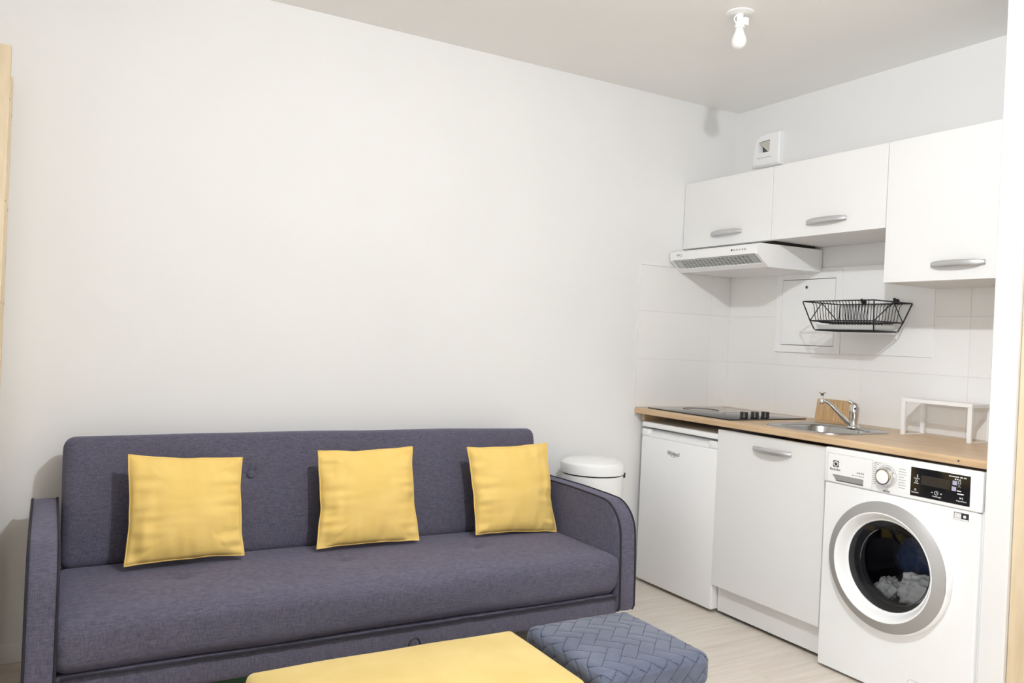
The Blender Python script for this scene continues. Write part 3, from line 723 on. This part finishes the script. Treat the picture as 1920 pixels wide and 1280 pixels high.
text_mesh('display_text', 'Essorage', 0.0055, dp, 'print_white', (xd_, -1.573, 0.7785), (0, -1, 0), (0, 0, 1), width=0.016)
text_mesh('display_text', 'MyFavourite', 0.0065, dp, 'print_white', (xd_, -1.569, 0.7455), (0, -1, 0), (0, 0, 1), width=0.026)
text_mesh('display_text', 'TimeManager', 0.0065, dp, 'print_white', (xd_, -1.648, 0.7440), (0, -1, 0), (0, 0, 1), width=0.032)
text_mesh('display_text', 'Départ/Pause', 0.0065, dp, 'print_white', (xd_, -1.733, 0.7450), (0, -1, 0), (0, 0, 1), width=0.034)
dashes('display_print', 'print_white', [(0.8215, [(-1.688, -1.6905), (-1.6915, -1.6945), (-1.6955, -1.699), (-1.700, -1.7045), (-1.7055, -1.709), (-1.710, -1.716), (-1.717, -1.722), (-1.726, -1.735), (-1.738, -1.747)]), (0.8135, [(-1.708, -1.713), (-1.715, -1.720), (-1.724, -1.728)]), (0.776, [(-1.717, -1.731)]), (0.7665, [(-1.718, -1.740)])], xd_, dp, 0.0035)
# wash / dry badge on the front sheet
bg = MB().box(XW-0.0006, XW, -1.707, -1.757, 0.6815, 0.7065).build('wash_dry_badge', 'print_black', wm, 0)
MB().box(XW-0.0009, XW-0.0005, -1.7090, -1.7315, 0.6875, 0.7045).build('wash_icon', 'print_white', bg, 0)
MB().tube([(XW-0.0010, -1.720+0.006*math.cos(a), 0.696+0.006*math.sin(a)) for a in [2*math.pi*i/20 for i in range(20)]], 0.0006, 4, True).build('drum_icon', 'print_grey', bg)
MB().lathe([(0.0055, 0), (0.0055, -0.0003)], (XW-0.0007, -1.7435, 0.6955), 'x', 6).build('dry_icon', 'print_white', bg)
MB().box(XW-0.0009, XW-0.0005, -1.708, -1.756, 0.6822, 0.6866).build('badge_caption', 'print_white', bg, 0)
# filter hatch near the floor
fh = MB(); fh.loft([[(XW-0.0002, p[0], p[1]) for p in rrect(-1.655, 0.058, 0.085, 0.034, 0.012, 0, 4)], [(XW-0.0016, p[0], p[1]) for p in rrect(-1.655, 0.058, 0.0845, 0.0335, 0.012, 0, 4)]])
fh.build('filter_hatch', 'white_enamel', wm)
MB().tube([(XW-0.0006, p[0], p[1]) for p in rrect(-1.655, 0.058, 0.0855, 0.0345, 0.0125, 0, 4)], 0.0007, 4, True).build('hatch_seam', 'grey_plastic', wm)
for xx in (-0.60, -0.10):
    for yy in (wy0-0.05, wy1+0.05): MB().lathe([(0.02, 0), (0.02, 0.008), (0.01, 0.009), (0.01, 0.0125)], (xx, yy, 0), 'z', 14).build('foot', 'black', wm)
# porthole door: white backing ring, silver ring, white dish, black seal, glass, drum
dc = (0, dcy, dcz); X = XW
pd = MB().lathe([(0.230, X-0.0004), (0.237, X-0.004), (0.238, X-0.014), (0.234, X-0.026), (0.231, X-0.028)], dc, 'x', 72, False, False).build('porthole_door', 'white_plastic', wm, 50)
MB().lathe([(0.231, X-0.028), (0.228, X-0.0305), (0.196, X-0.048), (0.193, X-0.049)], dc, 'x', 72, False, False).build('silver_ring', 'silver_ring', pd, 50)
MB().lathe([(0.193, X-0.049), (0.190, X-0.050), (0.186, X-0.047), (0.172, X-0.018), (0.165, X-0.008), (0.162, X-0.009), (0.160, X-0.006)], dc, 'x', 72, False, False).build('white_dish', 'white_enamel', pd, 50)
MB().lathe([(0.1605, X-0.007), (0.158, X-0.002), (0.150, X+0.030), (0.142, X+0.060)], dc, 'x', 72, False, False).build('door_seal', 'rubber', pd, 60)
MB().lathe([(0.1600, X-0.0065), (0.150, X-0.010), (0.10, X-0.015), (0.05, X-0.0175), (0.001, X-0.018)], dc, 'x', 72, False, False).build('door_glass', 'door_glass', pd, 60)
MB().tube([(X+0.012, dcy-0.012+0.136*math.cos(a), dcz+0.136*math.sin(a)) for a in [2*math.pi*i/64 for i in range(64)]], 0.0016, 6, True).build('glass_rim', 'chrome', pd)
MB().box(X-0.033, X-0.006, dcy-0.2375, dcy-0.231, dcz-0.03, dcz+0.03, 0.003, 2).build('door_pull', 'white_plastic', pd)
b = MB(); b.lathe([(0.150, X+0.06), (0.235, X+0.065), (0.235, X+0.36), (0.001, X+0.37)], (0, dcy, dcz+0.01), 'x', 64, False, False)
dm = b.build('drum', 'drum', wm, 50)
for k in range(3):
    a = 2*math.pi*k/3+0.5; c_, s_ = math.cos(a), math.sin(a)
    u = Vector((0, c_, s_)); w_ = Vector((0, -s_, c_)); o_ = Vector((0, dcy, dcz+0.01))
    b = MB(); b.loft([[o_+u*0.234+w_*0.035+Vector((x, 0, 0)), o_+u*0.185+w_*0.008+Vector((x, 0, 0)), o_+u*0.185-w_*0.008+Vector((x, 0, 0)), o_+u*0.234-w_*0.035+Vector((x, 0, 0))] for x in (X+0.08, X+0.35)])
    b.build('drum_paddle', 'drum', dm, 0)
def crumple(c, r, sc, amp, seed, mt, name):
    bm = bmesh.new(); bmesh.ops.create_icosphere(bm, subdivisions=5, radius=1)
    vs = []
    for q in bm.verts:
        p = q.co.copy(); d = 1+amp*mnoise.fractal(p*1.6+Vector((seed, seed*2, 0)), 1.1, 2.0, 3)-amp*0.7*abs(mnoise.noise(p*2.3+Vector((seed, 0, 3))))
        vs.append(Vector((c[0]+p.x*d*r[0], c[1]+p.y*d*r[1], c[2]+p.z*d*r[2])))
    bm.verts.index_update(); fs = [[q.index for q in f.verts] for f in bm.faces]; bm.free()
    return MB().add(vs, fs).build(name, mt, None, 180)
lz = dcz-0.130
tag(crumple((X+0.135, dcy-0.048, lz+0.030), (0.056, 0.088, 0.068), 1, 0.34, 1.3, 'cloth_white', 'laundry'), 'crumpled white laundry seen at the right inside the porthole', 'laundry', 'laundry in the drum')
tag(crumple((X+0.125, dcy+0.085, lz+0.014), (0.050, 0.038, 0.045), 1, 0.34, 4.7, 'cloth_white', 'laundry'), 'pale laundry lying at the lower left inside the porthole', 'laundry', 'laundry in the drum')
tag(crumple((X+0.275, dcy+0.070, lz+0.100), (0.045, 0.075, 0.085), 1, 0.25, 8.1, 'reflection_blue', 'laundry'), 'dark blue lump imitating the window reflection in the porthole', 'laundry', 'laundry in the drum')  # no cloth: blue lump added in place of a reflection on the glass

# ================================================================== SOFA
sf = thing('sofa', 'dark slate fabric three-seat sofa bed against the white wall', 'sofa', (-2.31, -0.48, 0))
sxL, sxR = -3.250, -1.368       # between the arms
scx = (sxL+sxR)/2; shw = (sxR-sxL)/2
# seat
seat_c = Vector((scx, -0.5645, 0.325)); seat_h = (shw+0.022, 0.2825, 0.078)
dim = [(-2.905, -0.555), (-2.36, -0.555), (-1.83, -0.555)]
def seat_disp(q, nr):
    x, y = q.x+seat_c.x, q.y+seat_c.y; u = q.x/shw
    d = 0.0
    if nr.z > 0.3:
        d += 0.010*(1-u**4)*max(0, 1-(q.y/0.30)**2)
        for a, c in dim:
            rr = math.hypot(x-a, (y-c)*1.2); d -= 0.015*math.exp(-(rr/0.018)**2)+0.008*math.exp(-(rr/0.07)**2)
    d += 0.0035*mnoise.noise(Vector((x*3, y*4, q.z*8)))
    if nr.y < -0.4:
        d += 0.006*math.sin((q.z/0.085)*1.4+0.4)+0.0022*mnoise.noise(Vector((x*2.0, q.z*60, 2)))
    return d
vs, fs = roundgrid(seat_c, seat_h, 0.050, 0.014, seat_disp)
seat = MB().add(vs, fs).build('seat', 'sofa', sf, 180)
for a, c in dim: MB().lathe([(0.011, -0.003), (0.012, 0.0), (0.009, 0.003), (0.001, 0.004)], (a, c, 0.3905), 'z', 16).build('tuft_button', 'sofa', seat)
# fringe rail below the seat
def rail_disp(q, nr): return 0.002*mnoise.noise(Vector((q.x*4, q.z*20, 1)))
vs, fs = roundgrid((scx, -0.562, 0.2050), (shw+0.010, 0.276, 0.0405), 0.012, 0.02, rail_disp)
MB().add(vs, fs).build('base_rail', 'sofa', sf, 180)
b = MB(); pts = [(sxL+0.006+(2*shw-0.012)*i/80, -0.8455+0.0015*math.sin(i*1.7), 0.2475+0.0022*mnoise.noise(Vector((i*0.22, 0, 0)))) for i in range(81)]
b.tube(pts, 0.0042, 8); b.build('seat_piping', 'piping', sf)
# backrest, leaning
ang = math.radians(13); bh = 0.222
bc_ = Vector((scx, -0.190, 0.590)); Rm = Matrix.Rotation(-ang, 4, 'X')
bt = [(-2.905, 0.06), (-2.615, 0.055), (-2.36, 0.06), (-2.027, 0.055), (-1.70, 0.06)]
BTN = [(-2.633, 0.068), (-2.018, 0.068), (-2.93, 0.068), (-1.60, 0.068)]
def back_disp(q, nr):
    u = q.x/shw; d = 0
    if nr.y < -0.3:
        d += 0.016*(1-u**6)*max(0, 1-(q.z/bh)**2)
        for a, c in BTN:
            rr = math.hypot(q.x+scx-a, q.z-c); d -= 0.012*math.exp(-(rr/0.018)**2)+0.007*math.exp(-(rr/0.06)**2)
    if nr.z > 0.4: d += 0.006*(1-u*u)
    d += 0.003*mnoise.noise(Vector((q.x*3, q.z*4, 9)))
    return d
vs, fs = roundgrid((0, 0, 0), (shw-0.004, 0.068, bh), 0.036, 0.014, back_disp)
vs = [Rm @ p + bc_ for p in vs]
back = MB().add(vs, fs).build('backrest', 'sofa', sf, 180)
for a, c in BTN[:2]+BTN[2:]:
    p = Rm @ Vector((a-scx, -0.0755, c)) + bc_; n_ = (Rm @ Vector((0, -1, 0))); up_ = Rm @ Vector((0, 0, 1))
    MB().lathe([(0.013, -0.004), (0.0145, 0.0), (0.011, 0.004), (0.001, 0.0055)], p, (Vector((1, 0, 0)), up_, n_), 20).build('tuft_button', 'sofa', back)
# arms
def arm(x0, x1):
    prof = [(-0.100, 0.195), (-0.100, 0.560)]+arc(-0.140, 0.560, 0.040, 0, 90, 5)[1:]+[(-0.30, 0.603), (-0.50, 0.605), (-0.66, 0.602)]+arc(-0.712, 0.470, 0.130, 88, 178, 10)+[(-0.8465, 0.40), (-0.851, 0.30), (-0.853, 0.205), (-0.845, 0.190)]
    cyc = (sum(p[0] for p in prof)/len(prof), sum(p[1] for p in prof)/len(prof))
    loops = []
    for f, s in ((0.0, 0.986), (0.06, 0.998), (0.25, 1.003), (0.5, 1.006), (0.75, 1.003), (0.94, 0.998), (1.0, 0.986)):
        loops.append([(x0+(x1-x0)*f, -0.48+(p[0]+0.48)*s, 0.40+(p[1]-0.40)*s) for p in prof])
    a = MB().loft(loops).build('arm', 'sofa', sf, 50)
    for xx in (x0+0.004*(1 if x1 > x0 else -1), x1-0.004*(1 if x1 > x0 else -1)):
        MB().tube([(xx, -0.48+(p[0]+0.48)*0.998, 0.40+(p[1]-0.40)*0.998) for p in prof], 0.0042, 8, True).build('arm_piping', 'piping', a)
    return a
arm(-1.366, -1.288); arm(-3.336, -3.254)
for xx in (-3.22, -1.40):
    for yy in (-0.78, -0.16): MB().lathe([(0.018, 0), (0.026, 0.170)], (xx, yy, 0), 'z', 16).build('leg', 'black', sf)
MB().box(-3.245, -1.375, -0.30, -0.14, 0.17, 0.36, 0.01, 2).build('rear_frame', 'black', sf)

# things stored below the sofa
tag(MB().box(-3.02, -2.72, -0.78, -0.42, 0.0005, 0.150, 0.012, 2).build('storage_box', 'green_box'), 'dark green plastic box pushed under the sofa', 'box')
ck = [(-2.30, -0.885, 0.006), (-2.255, -0.882, 0.03), (-2.241, -0.876, 0.14)]
ck += [(-2.218-0.021*math.cos(a), -0.864, 0.190+0.026*math.sin(a)) for a in [math.pi*i/14 for i in range(15)]]
ck += [(-2.195, -0.876, 0.14), (-2.180, -0.882, 0.03), (-2.14, -0.885, 0.006)]
tag(MB().tube(ck, 0.003, 6).build('cable_loop', 'black'), 'thin black cable looping up in front of the sofa rail', 'cable')

# ---- cushions
def cushion(label, p_bl, p_br, p_tr, p_tl, thick, seed):
    """corners in world space; pillow bulges towards the room"""
    N = 56; A, B_, C_, D_ = map(Vector, (p_bl, p_br, p_tr, p_tl))
    nrm = ((B_-A).cross(D_-A)).normalized()
    if nrm.y > 0: nrm = -nrm
    vs = []; fs = []
    def pt(u, v_, side):
        uu, vv = (u+1)/2, (v_+1)/2
        eu = 0.036*(1-v_*v_)*(0.7+0.5*mnoise.noise(Vector((v_*2.2, seed, 1 if u > 0 else 5)))); ev = 0.032*(1-u*u)*(0.7+0.5*mnoise.noise(Vector((u*2.2, seed, 9 if v_ > 0 else 13))))
        uu = 0.5+(uu-0.5)*(1-2*eu); vv = 0.5+(vv-0.5)*(1-2*ev)
        P = A*(1-uu)*(1-vv)+B_*uu*(1-vv)+C_*uu*vv+D_*(1-uu)*vv
        q = max(0.0, (1-u*u))**0.5*max(0.0, (1-v_*v_))**0.5
        th = thick*q
        edge = max(abs(u), abs(v_)); w = (edge**3)*(1-edge**10)
        wr = 0.026*w*mnoise.noise(Vector((u*1.2+seed, v_*7, seed)))*(abs(u) > abs(v_)*0.8)+0.016*w*mnoise.noise(Vector((u*6, v_*1.5+seed, seed)))+0.008*mnoise.noise(Vector((u*2.2, v_*2.2, seed*3)))*q+0.0015*mnoise.noise(Vector((u*2.0, v_*9, seed*2)))*q
        return P+nrm*(side*th+wr*(1 if side > 0 else 0.3))
    for side in (1, -1):
        o = len(vs)
        for i in range(N+1):
            for j in range(N+1): vs.append(pt(-1+2*i/N, -1+2*j/N, side))
        for i in range(N):
            for j in range(N):
                a = o+i*(N+1)+j; fs.append((a, a+N+1, a+N+2, a+1))
    o = thing('cushion', label, 'cushion', tuple((A+B_)/2), 'yellow scatter cushions on the sofa')
    MB().add(vs, fs).build('cover', 'yellow', o, 180)
    ed = []
    for (u0, v0), (u1, v1) in (((-1, -1), (1, -1)), ((1, -1), (1, 1)), ((1, 1), (-1, 1)), ((-1, 1), (-1, -1))):
        for i in range(N): ed.append((pt(u0+(u1-u0)*i/N, v0+(v1-v0)*i/N, 1)+pt(u0+(u1-u0)*i/N, v0+(v1-v0)*i/N, -1))/2)
    MB().tube(ed, 0.0028, 6, True).build('seam_piping', 'yellow', o)
    return o
cushion('wider yellow cushion on the sofa by the left arm', (-3.066, -0.452, 0.428), (-2.690, -0.452, 0.430), (-2.688, -0.345, 0.750), (-3.058, -0.345, 0.772), 0.055, 1.7)
cushion('middle yellow cushion on the sofa with creased left side', (-2.434, -0.452, 0.428), (-2.034, -0.452, 0.426), (-2.035, -0.350, 0.772), (-2.414, -0.350, 0.766), 0.055, 5.2)
cushion('yellow cushion on the sofa leaning against the right arm', (-1.785, -0.452, 0.426), (-1.398, -0.450, 0.407), (-1.402, -0.350, 0.770), (-1.790, -0.350, 0.762), 0.055, 9.4)

# ---- pedal bin in the corner
bn = thing('pedal_bin', 'white round pedal bin standing between sofa arm and fridge', 'bin', (-1.045, -0.205, 0))
bcx, bcy = -1.045, -0.205
MB().lathe([(0.143, 0.0), (0.146, 0.004), (0.146, 0.6)], (bcx, bcy, 0), 'z', 56).build('body', 'white_enamel', bn)
MB().lathe([(0.140, 0.600), (0.140, 0.607)], (bcx, bcy, 0), 'z', 56).build('lid_gap', 'black', bn)
MB().lathe([(0.150, 0.607), (0.151, 0.642), (0.148, 0.652), (0.138, 0.661), (0.10, 0.669), (0.05, 0.672), (0.002, 0.673)], (bcx, bcy, 0), 'z', 56).build('lid', 'white_enamel', bn, 30)
MB().box(bcx+0.118, bcx+0.136, bcy-0.082, bcy-0.066, 0.585, 0.609, 0.002, 1).build('hinge', 'black', bn)
MB().box(bcx-0.03, bcx+0.03, bcy-0.185, bcy-0.14, 0.012, 0.022, 0.004, 2).build('pedal', 'black', bn)

# ---- ottomans
def herring(u, v_, w):
    """distance to nearest herringbone joint, brick w x 2w"""
    a, c = u/w, v_/w; i, j = math.floor(a), math.floor(c); fu, fv = a-i, c-j; k = (i-j) % 4
    d = 9
    if k != 0: d = min(d, 1-fu)
    if k != 1: d = min(d, fu)
    if k != 3: d = min(d, 1-fv)
    if k != 2: d = min(d, fv)
    return d*w
S2 = math.sqrt(0.5); HW = 0.040
def quilt_uv(q, nr, hz):
    if nr.z > 0.6: return q.x, q.y
    if abs(nr.y) > abs(nr.x): return q.x, (q.y if nr.z > 0.3 else math.copysign(0.185, nr.y)+math.copysign(hz-q.z, nr.y)*1.0)
    return math.copysign(0.185, nr.x)+math.copysign(hz-q.z, nr.x), q.y
ot = thing('ottoman', 'blue-grey velvet storage ottoman with quilted herringbone lid', 'ottoman', (-1.880, -1.490, 0), 'storage ottomans in front of the sofa')
oc = Vector((-1.880, -1.490, 0.337)); oh = (0.186, 0.190, 0.046)
def q_disp(q, nr):
    u, v_ = quilt_uv(q, nr, oh[2]); a, c = (u+v_)*S2, (u-v_)*S2
    d = herring(a+0.013, c+0.008, HW); puff = 1-math.exp(-d/0.005)
    e = 0.0024*puff-0.0012
    if nr.z > 0.5: e += 0.012*max(0, 1-(q.x/0.19)**2)*max(0, 1-(q.y/0.19)**2)
    return e*(1.0 if nr.z > -0.2 else 0)
vs, fs = roundgrid(oc, oh, 0.026, 0.0034, q_disp)
lid = MB().add(vs, fs).build('quilted_lid', 'blue_velvet', ot, 180)
# stitches along the joints
st = MB()
def stitch(p, dr_, nr_):
    w_ = nr_.cross(dr_).normalized()*0.0006; e = dr_*0.0021; h_ = nr_*0.0006
    st.add([p-e-w_, p+e-w_, p+e+w_, p-e+w_, p-e-w_+h_, p+e-w_+h_, p+e+w_+h_, p-e+w_+h_], [(4, 5, 6, 7), (0, 1, 5, 4), (1, 2, 6, 5), (2, 3, 7, 6), (3, 0, 4, 7)])
def surf(u, v_):
    # unrolled coordinates back to the lid surface
    hx_, hy_, hz_ = oh; r = 0.026
    ex, ey = abs(u)-0.185, abs(v_)-0.185
    if ex <= 0 and ey <= 0: p = Vector((u, v_, hz_))
    elif ex > 0 and ey <= 0: p = Vector((math.copysign(hx_, u), v_, hz_-ex))
    elif ey > 0 and ex <= 0: p = Vector((u, math.copysign(hy_, v_), hz_-ey))
    else: return None
    if p.z < -hz_+0.004: return None
    inn = Vector(max(-(oh[k]-r), min(oh[k]-r, p[k])) for k in range(3)); n_ = (p-inn)
    if n_.length < 1e-6: return None
    n_.normalize(); q = inn+n_*r
    return q+n_*(q_disp(q, n_)+0.0004)+oc, n_
span = 12
for i in range(-span, span):
    for j in range(-span, span):
        k = (i-j) % 4
        for (a0, c0, a1, c1, on) in ((i+1, j, i+1, j+1, k != 0), (i, j+1, i+1, j+1, k != 3)):
            if not on: continue
            for s in range(6):
                f = (s+0.5)/6; f2 = f+0.02
                def toUV(ff):
                    a = (a0+(a1-a0)*ff)*HW-0.013; c = (c0+(c1-c0)*ff)*HW-0.008
                    return (a+c)*S2, (a-c)*S2
                p = surf(*toUV(f)); p2 = surf(*toUV(f2))
                if p and p2 and (p2[0]-p[0]).length > 1e-6: stitch(p[0], (p2[0]-p[0]).normalized(), p[1])
o = st.build('stitching', 'stitch', lid, 0); o['kind'] = 'stuff'
def body_disp(q, nr): return 0.003*mnoise.noise(Vector((q.x*9, q.y*9, q.z*9)))
vs, fs = roundgrid((-1.880, -1.490, 0.1455), (0.172, 0.176, 0.1445), 0.008, 0.02, body_disp)
MB().add(vs, fs).build('body', 'blue_velvet', ot, 180)

yo = thing('ottoman', 'long yellow velvet storage bench with smooth padded lid', 'ottoman', (-2.487, -1.495, 0), 'storage ottomans in front of the sofa')
yc = Vector((-2.487, -1.495, 0.337)); yh = (0.376, 0.192, 0.046)
def y_disp(q, nr):
    d = 0.002*mnoise.noise(Vector((q.x*5, q.y*5, q.z*5)))
    if nr.z > 0.5: d += 0.012*max(0, 1-(q.x/0.37)**4)*max(0, 1-(q.y/0.19)**2)
    return d
vs, fs = roundgrid(yc, yh, 0.022, 0.009, y_disp)
MB().add(vs, fs).build('padded_lid', 'yellow_velvet', yo, 180)
vs, fs = roundgrid((-2.487, -1.495, 0.1455), (0.362, 0.178, 0.1445), 0.008, 0.02, body_disp)
MB().add(vs, fs).build('body', 'yellow_velvet', yo, 180)

# ---- pine shelf at the left edge of the picture
ps = thing('pine_shelving', 'pale pine shelving uprights at the left edge beside the sofa wall', 'shelving', (-3.87, -0.19, 0))
def post(x0, x1, y0, y1, h):
    p = MB().box(x0, x1, y0, y1, 0, h, 0.003, 2).build('post', 'pine', ps)
    for z in np.arange(0.30, h-0.1, 0.32):
        MB().lathe([(0.004, 0), (0.004, 0.0006)], (x1, (y0+y1)/2, z), 'x', 10).build('peg_hole', 'dark', p)
    return p
post(-3.497, -3.440, -0.325, -0.285, 2.064); post(-3.490, -3.443, -0.075, -0.035, 2.030)
post(-4.30, -4.255, -0.325, -0.285, 2.064); post(-4.30, -4.255, -0.075, -0.035, 2.030)
for z in (0.12, 0.60, 1.08, 1.56, 1.95):
    MB().box(-4.254, -3.498, -0.335, -0.035, z, z+0.018, 0.001, 1).build('shelf_board', 'pine', ps, 0)
    for x0 in (-3.485, -4.292): MB().box(x0, x0+0.03, -0.284, -0.076, z-0.03, z-0.001).build('rung', 'pine', ps, 0)

# ================================================================== CEILING LAMPS
def lamp(label, x, y, lit):
    t = thing('ceiling_bulb', label, 'lamp', (x, y, H), 'bare bulbs in white ceiling sockets')
    MB().lathe([(0.054, 0.0), (0.054, -0.003), (0.050, -0.005), (0.004, -0.0055)], (x, y, H), 'z', 40).build('ceiling_plate', 'white_plastic', t)
    MB().lathe([(0.013, -0.0056), (0.013, -0.036), (0.016, -0.038), (0.0205, -0.058), (0.0205, -0.060), (0.016, -0.060)], (x, y, H), 'z', 28).build('socket', 'white_plastic', t)
    d = Vector((0.87, -0.49, 0))
    c = Vector((x, y, H-0.032))+d*0.022
    MB().box(-0.011, 0.011, -0.009, 0.009, -0.015, 0.015, 0.003, 2).build('connector_block', 'white_plastic').location = c
    ob = [q for q in COL.objects if q.name.startswith('connector_block') and q.parent is None][0]
    ob.location = c-Vector((x, y, H)); ob.parent = t
    w = MB(); e = Vector((x, y, H))
    w.tube([e+d*-0.006+Vector((0, 0, -0.006)), e-d*0.017+Vector((0, 0, -0.012)), e-d*0.023+Vector((0, 0, -0.024)), e-d*0.017+Vector((0, 0, -0.036)), e-d*0.012+Vector((0, 0, -0.038))], 0.0028, 8)
    w.build('lead', 'white_plastic', t)
    prof = [(0.0155, -0.0605), (0.0160, -0.066), (0.0185, -0.076), (0.0245, -0.090), (0.0285, -0.102), (0.0295, -0.111), (0.0275, -0.122), (0.0215, -0.132), (0.0120, -0.139), (0.0015, -0.141)]
    MB().lathe(prof, (x, y, H), 'z', 32, True, True).build('glass_bulb', 'bulb_on' if lit else 'bulb_off', t, 60)
    if lit:
        L = bpy.data.lights.new('bulb_light', 'POINT'); L.energy = BULB_WATTS; L.shadow_soft_size = 0.031; L.use_soft_falloff = False; L.color = (0.93, 0.96, 1.0)
        lo_ = bpy.data.objects.new('bulb_light', L); COL.objects.link(lo_); lo_.location = (0, 0, -0.110); lo_.parent = t
    return t
lamp('unlit white bulb in its socket on the ceiling near the kitchen', -1.005, -0.985, False)
lamp('lit bare bulb on the ceiling of the living area, nearer the camera', -2.22, -2.47, True)
